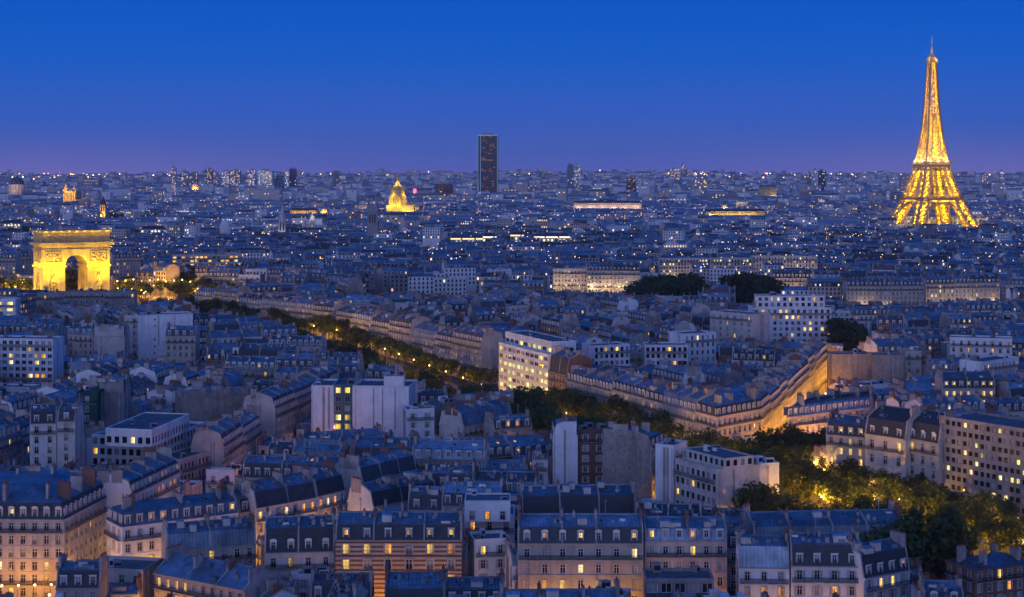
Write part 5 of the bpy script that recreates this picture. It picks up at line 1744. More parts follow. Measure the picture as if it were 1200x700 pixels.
for z0, z1 in zip(lev2, lev2[1:]):
    h0, h1 = lin(HO, z0), lin(HO, z1)
    for q in range(4):
        a = q * math.pi / 2
        rot = lambda x, y, z: Vector((x * math.cos(a) - y * math.sin(a), x * math.sin(a) + y * math.cos(a), z))
        lw0, lw1 = min(lin(LW, z0) * .8, h0), min(lin(LW, z1) * .8, h1)
        b.bar(rot(-h0, -h0, z0), rot(-h1, -h1, z1), 2.5, ironbrown)
        if z0 < 190:
            for s_ in (-1, 1):
                b.bar(rot(s_ * (h0 - lw0), -h0, z0), rot(s_ * (h1 - lw1), -h1, z1), 1.5, ironbrown)
                b.bar(rot(s_ * h0, -h0, z0), rot(s_ * (h1 - lw1), -h1, z1), .9, ironbrown)
                b.bar(rot(s_ * (h0 - lw0), -h0, z0), rot(s_ * h1, -h1, z1), .9, ironbrown)
                b.bar(rot(s_ * (h1 - lw1), -h1, z1), rot(s_ * h1, -h1, z1), .9, ironbrown)
            b.bar(rot(-h1, -h1, z1), rot(h1, -h1, z1), 1.1, ironbrown)
            i0, i1 = h0 - lw0, h1 - lw1
            b.bar(rot(-i0, -h0, z0), rot(i1, -h1, z1), 1.0, ironbrown)
            b.bar(rot(i0, -h0, z0), rot(-i1, -h1, z1), 1.0, ironbrown)
            b.bar(rot(0, -h0, z0), rot(0, -h1, z1), .8, ironbrown)
        else:
            b.bar(rot(0, -h0, z0), rot(0, -h1, z1), 1.1, ironbrown)
            for s_ in (-1, 1):
                b.bar(rot(s_ * h0, -h0, z0), rot(0, -h1, z1), .85, ironbrown)
                b.bar(rot(0, -h0, z0), rot(s_ * h1, -h1, z1), .85, ironbrown)
            b.bar(rot(-h1, -h1, z1), rot(h1, -h1, z1), .9, ironbrown)
    zc = (z0 + z1) / 2
    if z0 < 165:
        for s_ in (-1, 1):
            for s2 in (-1, 1):
                c = lin(HO, zc) - 3.5
                lamp('projector_or_fill', (s_ * c, s2 * c, zc), 14000, GOLD, .6, tower)
    else:
        lamp('projector_or_fill', (0, 0, zc), 17000 * (lin(HO, zc) / 9) ** 1.2 + 3500, GOLD, .6, tower)
b.build('upper_shaft', tower, uv=False)
b = MB()
b.box(-7.6, 7.6, -7.6, 7.6, 279.5, 281.7, ironbrown)
b.box(-7.0, 7.0, -7.0, 7.0, 281.8, 285.5, ironbrown)
b.box(-5.2, 5.2, -5.2, 5.2, 285.6, 290, ironbrown)
b.lathe((0, 0, 290), [(4.6, 0), (4.2, 2.0), (2.4, 4), (1.7, 5), (1.6, 10), (1.2, 12)], 10, ironbrown)
b.build('top_cabin', tower, uv=False)
b = MB()
b.bar((0, 0, 296), (0, 0, 312), 2.4, ironbrown, 1.8)
b.bar((0, 0, 312), (0, 0, 324), 1.7, M['frame'], 1.0)
b.bar((-1.8, 0, 303), (1.8, 0, 303), .9, ironbrown)
b.build('antenna', tower, uv=False)
for q in range(4):
    a = q * math.pi / 2
    lamp('projector_or_fill', (11 * math.cos(a + .6), 11 * math.sin(a + .6), 286), 3500, (1, .62, .12), .5, tower)
    lamp('projector_or_fill', (6 * math.cos(a), 6 * math.sin(a), 300), 900, (1, .7, .2), .4, tower)

for q in range(4):  # outer spots are added fill; the real tower is lit only from inside
    a = q * math.pi / 2
    for k in (-30, -10, 10, 30):
        for (r, z, tr, tz_, pw_) in ((86, 3, 44, 34, 10000), (52, 58, 27, 86, 16000), (33, 116, 15, 150, 12000)):
            kk = k * r / 70
            p = Vector((kk * math.cos(a) + r * math.sin(a), kk * math.sin(a) - r * math.cos(a), z))
            t = Vector((kk * .8 * math.cos(a) + tr * math.sin(a), kk * .8 * math.sin(a) - tr * math.cos(a), tz_))
            spot('projector_or_fill', p, t, pw_, GOLD, 95, .8, tower)
# ---- triumphal arch
ag = gz(*ARC_C)
TOP = 62.3 - ag
AX, AY = ARC_C
arch = empty('triumphal_arch', (AX, AY, ag), R(31))
tag(arch, 'massive golden floodlit triumphal arch with carved piers and a dim attic storey', 'monument')
hw, hd = 22.0, 11.0
imp, crown, corn = TOP - 22.9, TOP - 15.6, TOP - 9.5
pw = hw - 7.3
b = MB()
def arch_front(mb, x0, x1, r, spring, ztop, y0, y1, mt, axis='x', n=14):
    """wall slab between y0 and y1 from the springing to ztop with a round arch through it"""
    def P(x, y, z): return (x, y, z) if axis == 'x' else (y, x, z)
    c = (x0 + x1) / 2
    arc = [(c - r * math.cos(math.pi * k / n), spring + r * math.sin(math.pi * k / n)) for k in range(n + 1)]
    for y in (y0, y1):
        mb.face([P(x0, y, spring), P(c - r, y, spring), P(c - r, y, ztop), P(x0, y, ztop)], mt)
        mb.face([P(c + r, y, spring), P(x1, y, spring), P(x1, y, ztop), P(c + r, y, ztop)], mt)
        for p, q in zip(arc, arc[1:]): mb.face([P(p[0], y, p[1]), P(q[0], y, q[1]), P(q[0], y, ztop), P(p[0], y, ztop)], mt)
    for p, q in zip(arc, arc[1:]): mb.face([P(p[0], y0, p[1]), P(p[0], y1, p[1]), P(q[0], y1, q[1]), P(q[0], y0, q[1])], mt)
    mb.face([P(x0, y0, spring), P(x0, y1, spring), P(x0, y1, ztop), P(x0, y0, ztop)], mt)
    mb.face([P(x1, y0, spring), P(x1, y1, spring), P(x1, y1, ztop), P(x1, y0, ztop)], mt)
arch_front(b, -hw, hw, 7.3, imp, corn, -hd, hd, goldstone)
b.build('arch_block', arch)
for sx_ in (-1, 1):
    p = MB()
    xa, xb = sorted((sx_ * 7.3, sx_ * hw))
    for y0, y1 in ((-hd, -4.2), (4.2, hd)):
        p.box(xa, xb, y0, y1, -1, imp - .7, goldstone)
        p.box(xa - .6, xb + .6, y0 - .6, y1 + .6, -1, 5, goldstone)
    arch_front(p, -4.2 - .0, 4.2, 4.19, imp - 8.0, imp - .7, xa + .02, xb - .02, goldstone, axis='y', n=10)
    p.build('pier', arch)
    im = MB()
    im.box(xa - .9, xb + .9, -hd - .9, hd + .9, imp - .7, imp + .7, goldstone)
    im.build('impost_band', arch)
    # carved groups on the front and back of each pier, carved panels above
    for sy_ in (-1, 1):
        sc = MB()
        rr = random.Random(int(sx_ * 3 + sy_ * 5 + 20))
        cx = sx_ * 14.8
        sc.box(cx - 4.0, cx + 4.0, *sorted((sy_ * (hd + .61), sy_ * (hd + 2.6))), -1, 7.5, goldstone)
        for k in range(34):
            t = rr.random()
            x = cx + rr.uniform(-3.4, 3.4) * (1 - .72 * t)
            z = 7.8 + t * 12.5
            r = rr.uniform(.6, 1.25)
            sc.lathe((x, sy_ * (hd + 1.0), z), [(.1, -r * 1.8), (r * .8, -r), (r, 0), (r * .7, r), (.1, r * 1.7)], 6, goldstone)
        sc.bar((cx - .2, sy_ * (hd + 1.6), 19), (cx + sx_ * 1.5, sy_ * (hd + 1.6), 23.5), .6, goldstone)
        sc.build('sculpture_group', arch)
        pn = MB()
        z0, z1 = imp + 2.2, crown + 2.4
        for x0, x1, a_, c_ in ((cx - 5.6, cx + 5.6, z1 - .6, z1), (cx - 5.6, cx + 5.6, z0, z0 + .6), (cx - 5.6, cx - 5.0, z0 + .6, z1 - .6), (cx + 5.0, cx + 5.6, z0 + .6, z1 - .6)):
            pn.box(x0, x1, *sorted((sy_ * (hd + .01), sy_ * (hd + 1.0))), a_, c_, goldstone)
        for k in range(26):
            x, z = cx + rr.uniform(-4.5, 4.5), z0 + 1 + rr.random() * (z1 - z0 - 2.2)
            pn.lathe((x, sy_ * (hd + .3), z), [(.05, -1.2), (.7, -.4), (.62, .5), (.05, 1.2)], 5, goldstone)
        pn.build('relief_panel', arch)
    pn = MB()
    z0, z1 = imp + 2.2, crown + 2.4
    xo = sx_ * (hw + .01), sx_ * (hw + .55)
    for y0, y1, a_, c_ in ((-6.6, 6.6, z1 - .6, z1), (-6.6, 6.6, z0, z0 + .6), (-6.6, -6.0, z0 + .6, z1 - .6), (6.0, 6.6, z0 + .6, z1 - .6)):
        pn.box(*sorted(xo), y0, y1, a_, c_, goldstone)
    rr = random.Random(9)
    for k in range(26):
        y, z = rr.uniform(-5.4, 5.4), z0 + 1 + rr.random() * (z1 - z0 - 2.2)
        pn.lathe((sx_ * (hw + .1), y, z), [(.05, -.9), (.42, -.3), (.38, .4), (.05, .9)], 5, goldstone)
    pn.build('relief_panel', arch)
b = MB()
for d_, z0, z1 in ((.5, corn - 3.0, corn - 2.3), (.35, corn - .9, corn - .02), (1.2, corn, corn + .9), (2.4, corn + .9, corn + 2.0)):
    b.box(-hw - d_, hw + d_, -hd - d_, hd + d_, z0, z1, goldstone)
for k in range(40):
    x = -hw - .6 + (2 * hw + 1.2) * k / 39
    for s_ in (-1, 1): b.box(x - .3, x + .3, *sorted((s_ * (hd + 1.2), s_ * (hd + 2.1))), corn + .2, corn + .88, goldstone)
for k in range(22):
    y = -hd + 2 * hd * k / 21
    for s_ in (-1, 1): b.box(*sorted((s_ * (hw + 1.2), s_ * (hw + 2.1))), y - .3, y + .3, corn + .2, corn + .88, goldstone)
b.build('cornice', arch)
b = MB()
b.box(-hw - .2, hw + .2, -hd - .2, hd + .2, corn + 2.0, TOP - 1.2, goldstone)
for k in range(31):
    x = -hw + .4 + (2 * hw - .8) * k / 30
    for s_ in (-1, 1): b.box(x - .22, x + .22, *sorted((s_ * (hd + .21), s_ * (hd + .5))), corn + 3.4, TOP - 1.8, goldstone)
b.build('attic', arch)
b = MB()
for x0, x1, y0, y1 in ((-hw - .9, hw + .9, -hd - .9, -hd - .1), (-hw - .9, hw + .9, hd + .1, hd + .9), (-hw - .9, -hw - .1, -hd - .1, hd + .1), (hw + .1, hw + .9, -hd - .1, hd + .1)):
    b.box(x0, x1, y0, y1, TOP - 1.2, TOP + .2, goldstone)
b.build('parapet', arch)
AG = (1.0, 0.60, 0.0)
for k in (-18, -11, -4, 4, 11, 18):
    spot('floodlight', (k, -hd - 15, .8), (k * .95, -hd, 17), 5000, AG, 120, .6, arch)
for k in (-20, -13, 13, 20):
    spot('floodlight', (k, -hd - 22, 1), (k, -hd, 33), 90000, AG, 48, .6, arch)
for k in (-7, 0, 7):
    spot('floodlight', (-hw - 14, k, .8), (-hw, k, 28), 20000, AG, 110, .6, arch)
for k in range(-20, 21, 5):
    lamp('ledge_light', (k, -hd - 2.6, imp + 1.0), 1700, AG, .2, arch)
    lamp('ledge_light', (k, -hd - 1.6, TOP + .1), 160, (1, .6, .04), .2, arch)
for k in (-8, 0, 8):
    lamp('ledge_light', (-hw - 2.6, k, imp + 1.0), 1700, AG, .2, arch)
    lamp('ledge_light', (-hw - 1.6, k, TOP + .1), 160, (1, .6, .04), .2, arch)
for k in (-6, 4): lamp('vault_light', (0, k, 6), 4500, (1, .42, .02), .5, arch)

# ---- dark office tower with blue light edges
def px_box(px0, px1, y):
    return (px0 - 600) / F * y, (px1 - 600) / F * y
x0, x1 = px_box(560, 584, 5000)
tz = CH + (HY - 158) * 5000 / F
cx = (x0 + x1) / 2
mt = empty('office_tower', (cx, 5000, 0))
tag(mt, 'lone dark office tower with pale blue light lines on its edges', 'skyscraper')
h_ = (x1 - x0) / 2
plan = [(-h_, 12), (-h_ + 8, -6), (h_ - 3, -10), (h_, 14), (h_ - 8, 34), (-h_ + 3, 32)]
b = MB()
for p, q in zip(plan, plan[1:] + plan[:1]): b.face([(*p, -5), (*q, -5), (*q, tz), (*p, tz)], darkglass)
b.face([(*p, tz) for p in plan], M['gravel'])
b.build('facade', mt)
b = MB()
b.box(-h_ + 12, h_ - 14, 0, 20, tz, tz + 6, M['metal'])
b.build('roof_pavilion', mt)
cy = emis('blue_light_line', (0.30, 0.62, 1.0), 0.42)
for (x, y_), w_ in (((-h_, 12), 1.6), ((-h_ + 8, -6), 1.6), ((h_ - 3, -10), 1.3)):
    s_ = MB()
    s_.bar((x, y_ - .9, 25), (x, y_ - .9, tz), w_, cy)
    s_.build('light_line', mt, uv=False)
s_ = MB()
for p, q in ((plan[0], plan[1]), (plan[1], plan[2])): s_.bar((p[0], p[1] - .9, tz - 2), (q[0], q[1] - .9, tz - 2), 3.2, cy)
s_.build('light_line', mt, uv=False)
wl = emis('tower_windows', (1.0, 0.58, 0.22), 0.2)
rr = random.Random(4)
p, q = Vector(plan[1]), Vector(plan[2])
for k in range(48):
    z = 30 + 3.6 * rr.randrange(3, 52)
    t0, ln = rr.uniform(.03, .8), rr.choice((.05, .08, .12, .2, .04))
    if k == 0: z, t0, ln = 139, .04, .72
    if k == 1: z, t0, ln = 34, .1, .5
    t1 = min(.97, t0 + ln)
    a_, c_ = p.lerp(q, t0), p.lerp(q, t1)
    s_ = MB()
    s_.face([(a_.x, a_.y - .25, z), (c_.x, c_.y - .25, z), (c_.x, c_.y - .25, z + 2.2), (a_.x, a_.y - .25, z + 2.2)], wl)
    s_.build('lit_window', mt, uv=False)

# ---- gilded dome church
dx, dy = (466 - 600) / F * 3600, 3600.0
dome = empty('domed_church', (dx, dy, 0))
tag(dome, 'golden floodlit dome with slender lantern spire over a colonnaded drum', 'church')
def zpx(row_, y): return CH - (row_ - HY) * y / F
DY = 3600
za, zb, zc, zd, ze = zpx(243, DY), zpx(230, DY), zpx(222, DY), zpx(217, DY), zpx(206, DY)
b = MB()
b.box(-22, 22, -18, 26, 0, zpx(241, DY), goldstone)
b.box(10, 38, -34, 0, 0, zpx(241, DY), goldstone)
b.box(9, 39, -35, 1, zpx(241, DY), zpx(240, DY), goldstone)
b.build('church_body', dome)
b = MB()
b.lathe((0, 0, 0), [(17.5, zpx(241, DY)), (17.5, zb)], 24, goldstone)
b.lathe((0, 0, 0), [(19.4, zb), (19.4, zb + 1.5), (16.5, zb + 1.6), (16.5, zb + 6), (17.4, zb + 6), (17.4, zb + 7)], 24, goldstone)
for k in range(24):
    a = 2 * math.pi * k / 24
    b.lathe((18.3 * math.cos(a), 18.3 * math.sin(a), zpx(240, DY)), [(1.1, 0), (1.0, zb - zpx(240, DY))], 6, goldstone)
    if k % 2 == 0:
        c, s = math.cos(a + .13), math.sin(a + .13)
        b.obox((17.55 * c + 1.3 * s, 17.55 * s - 1.3 * c, zpx(238, DY)), (-2.6 * s, 2.6 * c, 0), (.1 * c, .1 * s, 0), (0, 0, 9), M['glass'])
b.build('drum', dome)
b = MB()
b.lathe((0, 0, 0), [(15.8, zb + 7), (15.4, zb + 11), (14.2, zb + 15), (12, zb + 19), (8.8, zb + 22.5), (4.6, zb + 25)], 24, gilt)
for k in range(12):
    a = 2 * math.pi * k / 12
    pr = [(16.1, zb + 7), (15.7, zb + 11), (14.5, zb + 15), (12.3, zb + 19), (9.1, zb + 22.5), (4.8, zb + 25)]
    for (r0, z0), (r1, z1) in zip(pr, pr[1:]): b.bar((r0 * math.cos(a), r0 * math.sin(a), z0), (r1 * math.cos(a), r1 * math.sin(a), z1), 1.2, goldstone)
b.build('dome', dome)
b = MB()
b.lathe((0, 0, 0), [(5.0, zb + 24.8), (5.0, zb + 26), (3.6, zb + 26.1), (3.6, zb + 33), (4.2, zb + 33.2), (3.0, zb + 36), (2.0, zb + 42), (1.0, ze + 4), (.5, ze + 8)], 10, gilt)
b.build('lantern_spire', dome)
for k in range(8):
    a = 2 * math.pi * k / 8 + .2
    lamp('floodlight', (29 * math.cos(a), 29 * math.sin(a), zpx(241, DY) + 2), 24000, (1, .62, .02), 1, dome)
    if k % 2: lamp('floodlight', (22.5 * math.cos(a), 22.5 * math.sin(a), zb + 3), 8000, (1, .62, .03), .8, dome)
    if k % 2: lamp('floodlight', (8.0 * math.cos(a), 8.0 * math.sin(a), zb + 27), 5000, (1, .66, .05), .6, dome)
for k in (14, 24, 36): lamp('floodlight', (k, -48, 12), 36000, (1, .62, .02), 1, dome)

# ---- twin towered church and spires
def church_twin(px0, px1, ytop, ybase, y):
    x0, x1 = px_box(px0, px1, y)
    cx, w = (x0 + x1) / 2, x1 - x0
    c = empty('twin_tower_church', (cx, y, 0))
    tag(c, 'amber floodlit church front with two unequal towers far across the city', 'church')
    zb_, zt = zpx(ybase, y) - 30, zpx(ytop, y)
    zm = zpx(ybase - 12, y)
    b = MB(); b.box(-w / 2, w / 2, 0, 50, zb_, zm, goldstone)
    for k in range(7): b.lathe((-w / 2 + w * (k + .5) / 7, -2, zb_), [(1.6, 0), (1.5, zm - zb_ - 4)], 6, goldstone)
    b.build('church_front', c)
    for s_, dz in ((-1, 0), (1, 5)):
        t = MB()
        cxx = s_ * (w / 2 - w * .15)
        t.box(cxx - w * .14, cxx + w * .14, -1, w * .28, zm, zt - 12 - dz, goldstone)
        t.box(cxx - w * .05, cxx + w * .05, -1.3, -1.01, zm + 4, zt - 15 - dz, M['glass'])
        t.lathe((cxx, w * .13, zt - 12 - dz), [(w * .13, 0), (w * .12, 5), (w * .06, 9), (.4, 12)], 8, goldstone)
        t.build('bell_tower', c)
        lamp('floodlight', (cxx, -18, zm - 2), 30000, (1, .45, .03), 1, c)
        lamp('floodlight', (cxx, -14, zm + 20), 14000, (1, .45, .06), 1, c)
    lamp('floodlight', (0, -24, zb_ + 20), 40000, (1, .46, .03), 1, c)
church_twin(74, 89, 216, 236, 4000)
def spire(px_, w_px, ytop, ybase, y, wallm, tipm, label, lights=(), tower=.45, name='church_spire'):
    x = (px_ - 600) / F * y
    w = w_px / F * y
    zt, z0 = zpx(ytop, y), zpx(ybase, y) - 25
    zs = z0 + (zt - z0) * tower + 25 * (1 - tower)
    o = empty(name, (x, y, 0))
    tag(o, label, 'church')
    b = MB()
    b.box(-w / 2, w / 2, -w / 2, w / 2, z0, zs, M[wallm] if isinstance(wallm, str) else wallm)
    for k in (-.22, .22): b.box(w * k - w * .09, w * k + w * .09, -w / 2 - .15, -w / 2 - .01, zs - w * 1.4, zs - w * .3, M['glass'])
    b.build('tower', o)
    b = MB()
    tm = M[tipm] if isinstance(tipm, str) else tipm
    b.lathe((0, 0, zs), [(w * .62, 0), (w * .45, (zt - zs) * .25), (.4, zt - zs)], 8, tm, math.pi / 8)
    for s_ in (-1, 1):
        for s2 in (-1, 1): b.lathe((s_ * w * .42, s2 * w * .42, zs), [(w * .1, 0), (.2, w * .6)], 4, tm)
    b.build('spire', o)
    for (dxp, dz, pw_, col) in lights: lamp('floodlight', (dxp, -w / 2 - 9, dz if dz > 0 else z0 + 20), pw_, col, .8, o)
    return o
spire(331, 8, 240, 274, 2000, 'greywall', 'cream', 'slim pale stone church spire standing unlit among roofs', [(0, 0, 9000, (.8, .8, 1))])
spire(366, 6, 251, 265, 2300, 'cream', 'white', 'small white tipped church spire beside a dark tree line', [(0, 60, 26000, (1, .95, .7))])
spire(121, 6, 229, 249, 3000, goldstone, 'slate', 'dark needle spire with an amber floodlit base', [(0, 0, 26000, (1, .42, .04))])
def square_tower(px0, px1, ytop, ybase, y, m, label):
    x0, x1 = px_box(px0, px1, y)
    w = x1 - x0
    o = empty('bell_tower', ((x0 + x1) / 2, y, 0))
    tag(o, label, 'tower')
    b = MB()
    zt, z0 = zpx(ytop, y), zpx(ybase, y) - 20
    b.box(-w / 2, w / 2, -w / 2, w / 2, z0, zt, m)
    b.box(-w * .58, w * .58, -w * .58, w * .58, zt - 8, zt - 6.5, m)
    b.build('shaft', o)
    for k in (-.25, 0, .25):
        s_ = MB(); s_.box(w * k - .7, w * k + .7, -w / 2 - .2, -w / 2 - .02, zt - 20, zt - 10, M['glass']); s_.build('louvre_opening', o)
    b = MB()
    for s_ in (-1, 1):
        for s2 in (-1, 1): b.lathe((s_ * w * .42, s2 * w * .42, zt), [(1.3, 0), (.2, 6)], 4, m)
    b.build('pinnacle', o)
square_tower(431, 443, 241, 272, 1900, M['greywall'], 'square grey bell tower rising from the middle distance roofs')
def small_dome(px_, w_px, ytop, ybase, y, m, bm, label, power=0, col=(1, .6, .1)):
    x = (px_ - 600) / F * y
    w = w_px / F * y
    zt, z0 = zpx(ytop, y), zpx(ybase, y)
    hh = zt - z0
    o = empty('domed_building', (x, y, 0))
    tag(o, label, 'dome')
    b = MB(); b.lathe((0, 0, 0), [(w * .52, z0 - 20), (w * .52, z0 + hh * .3), (w * .58, z0 + hh * .3), (w * .58, z0 + hh * .36)], 16, bm)
    for k in range(16):
        a = 2 * math.pi * k / 16
        b.lathe((w * .55 * math.cos(a), w * .55 * math.sin(a), z0 - 15), [(w * .03, 0), (w * .03, 15 + hh * .3)], 5, bm)
    b.build('drum', o)
    b = MB(); b.lathe((0, 0, 0), [(w * .49, z0 + hh * .36), (w * .46, z0 + hh * .55), (w * .36, z0 + hh * .72), (w * .2, z0 + hh * .84), (w * .06, z0 + hh * .88), (w * .05, zt)], 16, m)
    b.build('dome', o)
    if power:
        for k in (-1, 0, 1): lamp('floodlight', (k * w * .6, -w * .9, z0 + 2), power, col, 1, o)
small_dome(20, 17, 206, 222, 5600, M['slate'], M['cream'], 'large dark dome on a pale drum at the hazy skyline', 14000, (1, .6, .4))
small_dome(264, 11, 256, 267, 2100, M['white'], M['white'], 'small white dome among blue roofs behind the triumphal arch')
small_dome(380, 7, 243, 250, 2900, goldstone, goldstone, 'tiny amber lit dome behind a dark line of trees', 9000, (1, .42, .05))
small_dome(229, 7, 213, 222, 6000, goldstone, goldstone, 'orange lit dome beneath the pale high rise cluster', 40000, (1, .42, .1))
small_dome(849, 8, 236, 248, 3500, M['slate'], goldstone, 'grey military school dome above a yellow lit wing', 60000, (1, .75, .4))
# ---- long lit wings
def wing(px0, px1, ytop, ybase, y, m, label, em=None, cat='building', lights=0, col=(1, .7, .3), bands=1, name='long_building', slate=True):
    x0, x1 = px_box(px0, px1, y)
    zt, z0 = zpx(ytop, y), zpx(ybase, y)
    o = empty(name, ((x0 + x1) / 2, y, 0))
    tag(o, label, cat)
    w = x1 - x0
    b = MB(); b.box(-w / 2, w / 2, 0, 16, z0 - 25, zt, m); b.build('wall', o)
    b = MB()
    rm = M['slate'] if slate else M['zinc']
    b.face([(-w / 2 - .5, -.5, zt), (w / 2 + .5, -.5, zt), (w / 2 - 3, 8, zt + 5), (-w / 2 + 3, 8, zt + 5)], rm)
    b.face([(w / 2 + .5, 16.5, zt), (-w / 2 - .5, 16.5, zt), (-w / 2 + 3, 8, zt + 5), (w / 2 - 3, 8, zt + 5)], rm)
    b.face([(-w / 2 - .5, 16.5, zt), (-w / 2 - .5, -.5, zt), (-w / 2 + 3, 8, zt + 5)], rm)
    b.face([(w / 2 + .5, -.5, zt), (w / 2 + .5, 16.5, zt), (w / 2 - 3, 8, zt + 5)], rm)
    b.build('roof', o)
    nw = max(6, min(90, int(w / 4.5)))
    rr = random.Random(int(px0))
    for k in range(nw):
        cxx = -w / 2 + w * (k + .5) / nw
        for f_ in range(bands):
            g = em if (em and rr.random() < .8) else M['glass']
            s_ = MB()
            z = zt - 4 - f_ * 4.2
            s_.face([(cxx - 1.1, -.06, z), (cxx + 1.1, -.06, z), (cxx + 1.1, -.06, z + 2.6), (cxx - 1.1, -.06, z + 2.6)], g)
            s_.build('window', o, uv=False)
    for k in range(lights): lamp('floodlight', (-w / 2 + w * (k + .5) / lights, -10, z0 + 3), 8500 * (y / 3000), col, 1, o)
    return o
wing(672, 752, 238, 246, 3800, M['cream'], 'very long pale facade glowing faintly amber across the plain', lights=6, col=(1, .6, .35))
wing(826, 897, 248, 254, 3300, goldstone, 'yellow floodlit wing below a grey military school dome', lights=6, col=(1, .66, .1))
wing(340, 372, 247, 252, 3100, goldstone, 'amber lit colonnade beside a tiny amber dome', lights=3, col=(1, .5, .06))
wing(890, 910, 219, 233, 5200, goldstone, 'golden lit block with stepped top near the iron tower', lights=3, col=(1, .6, .08), bands=2)
whitelit = emis('white_cornice_light', (1.0, 0.92, 0.72), 1.6)
yel = emis('yellow_cornice_light', (1.0, 0.80, 0.40), 1.5)
def lit_palace(px0, px1, yrow, y, em, label, depth=18):
    o = wing(px0, px1, yrow + 2, yrow + 10, y, M['cream'], label, yel, bands=2, slate=True)
    x0, x1 = px_box(px0, px1, y)
    w = (x1 - x0)
    zt = zpx(yrow + 2, y)
    rr = random.Random(3)
    x = -w / 2
    while x < w / 2:
        ln = rr.uniform(9, 22)
        s_ = MB(); s_.box(x, min(w / 2, x + ln), -.9, -.55, zt + .1, zt + 1.7, em); s_.build('light_strip', o, uv=False)
        x += ln + rr.uniform(.6, 2.5)
lit_palace(528, 566, 279, 1880, yel, 'palace with amber windows and a glowing cornice in the middle distance')
lit_palace(566, 582, 277, 1900, whitelit, 'narrow pavilion with brilliant white cornice lights between two palaces')
lit_palace(626, 668, 277, 1890, whitelit, 'flat topped palace outlined by a brilliant white cornice')
lit_palace(598, 626, 275, 1960, yel, 'dark roofed hall with a yellow glowing cornice behind the white outlined palace')
wing(0, 24, 262, 270, 2440, M['cream'], 'pale hall with a bright amber band of windows at the very edge', em=yel, bands=1)
wing(165, 192, 269, 274, 2245, M['white'], 'low pavilion with a greenish white strip light', em=whitelit, bands=1)
# ---- skyline towers
FW2 = [M['white'], M['cream'], M['greywall'], M['pinkstone']]
def block(px0, px1, ytop, y, m, label, plit=.22, em=None, ybase=225, mast=False):
    x0, x1 = px_box(px0, px1, y)
    zt, z0 = zpx(ytop, y), gz((x0 + x1) / 2, y) - 4
    w = x1 - x0
    o = empty('tower_block', ((x0 + x1) / 2, y, 0))
    tag(o, label, 'tower block', 'tower blocks along the skyline')
    rr = random.Random(int(px0 * 3 + ytop))
    b = MB()
    b.box(-w / 2, w / 2, 0, w * .8, z0, zt, m)
    nc, nf = max(3, int(w / 5)), max(4, int((zt - z0 - 6) / 5))
    for i in range(nc):
        for j in range(nf):
            cxx, z = -w / 2 + w * (i + .5) / nc, zt - 4.5 - j * 5
            g = rr.choice(FLIT) if rr.random() < plit else M['glass']
            if em and rr.random() < .5: g = em
            if rr.random() < .25: continue
            b.face([(cxx - 1.7, -.3, z), (cxx + 1.7, -.3, z), (cxx + 1.7, -.3, z + 2.8), (cxx - 1.7, -.3, z + 2.8)], g)
    b.build('facade', o, uv=False)
    b = MB(); b.box(-w * .25, w * .2, w * .2, w * .6, zt, zt + 7, M['metal']); b.build('roof_housing', o, uv=False)
    if mast:
        b = MB(); b.bar((0, w * .4, zt + 7), (0, w * .4, zt + 28), 1.6, M['metal']); b.build('mast', o, uv=False)
pale = emis('pale_lit_panes', (0.75, 0.85, 1.0), .55)
block(200, 206, 197, 7200, FW2[1], 'slim lit high rise at the start of the skyline cluster', .35, mast=True)
block(212, 220, 201, 7300, FW2[3], 'broad pinkish high rise second in the skyline cluster', .3)
block(222, 231, 203, 7100, FW2[2], 'lower grey high rise third in the skyline cluster', .3)
block(240, 249, 198, 7400, FW2[2], 'tall grey high rise fourth in the skyline cluster', .3)
block(250, 255, 202, 7600, FW2[1], 'narrow cream high rise leaning against the tall grey one', .25)
block(260, 268, 201, 7300, FW2[0], 'white high rise with many lit panes in the skyline cluster', .5)
block(269, 281, 200, 7500, FW2[3], 'wide pale slab last but one in the skyline cluster', .4)
block(290, 299, 200, 7000, FW2[0], 'white speckled high rise apart from the skyline cluster', .5)
block(302, 319, 200, 6800, FW2[0], 'brightly lit white slab beside a low dark block on the skyline', .6, em=pale)
block(320, 331, 206, 6900, M['greywall'], 'low dark block beside the brightly lit white slab', .05)
block(334, 338, 201, 7100, FW2[0], 'slim white half of a two tone tower', .5)
block(339, 347, 198, 7100, M['slate'], 'dark half of a two tone tower', .1)
block(390, 397, 201, 7300, M['greywall'], 'lone grey tower block between the spires and the gilded dome', .12)
block(665, 672, 193, 6500, M['zincpale'], 'tall steel blue tower block alone right of the dark office tower'.replace('right of', 'beyond'), .06, em=None, mast=False)
block(673, 680, 193, 6550, M['white'], 'white glowing twin of the tall steel blue tower block', .25, em=pale)
block(735, 745, 208, 6000, M['slate'], 'dark slab with a paler slab close beside it', .1)
block(746, 752, 209, 6000, M['white'], 'pale narrow slab close beside a dark slab', .15)
block(785, 797, 198, 9500, FW2[3], 'hilltop high rise glowing pink among orange lamps', .5, em=None)
block(799, 803, 193, 9500, FW2[2], 'thin tower with mast among the orange hilltop lamps', .3, mast=True)
block(804, 808, 199, 9600, FW2[2], 'small block on the hill beside the thin masted tower', .4)
block(811, 828, 211, 5600, M['cream'], 'wide apartment slab dotted with lights below the orange hilltop lamps', .3)
block(946, 951, 203, 6500, M['greywall'], 'grey slab lowest of the three near the iron tower', .15)
block(953, 958, 199, 6500, M['white'], 'white slab tallest of the three near the iron tower', .2)
block(960, 968, 200, 6600, M['slate'], 'dark slab beside the white one near the iron tower', .1)
block(1043, 1048, 204, 6400, M['white'], 'white narrow block just before the iron tower', .2)
block(1055, 1066, 205, 6600, M['pinkstone'], 'pinkish block partly hidden by the iron tower', .2)
block(1151, 1158, 204, 7000, FW2[3], 'pink lit block beyond the iron tower', .5)
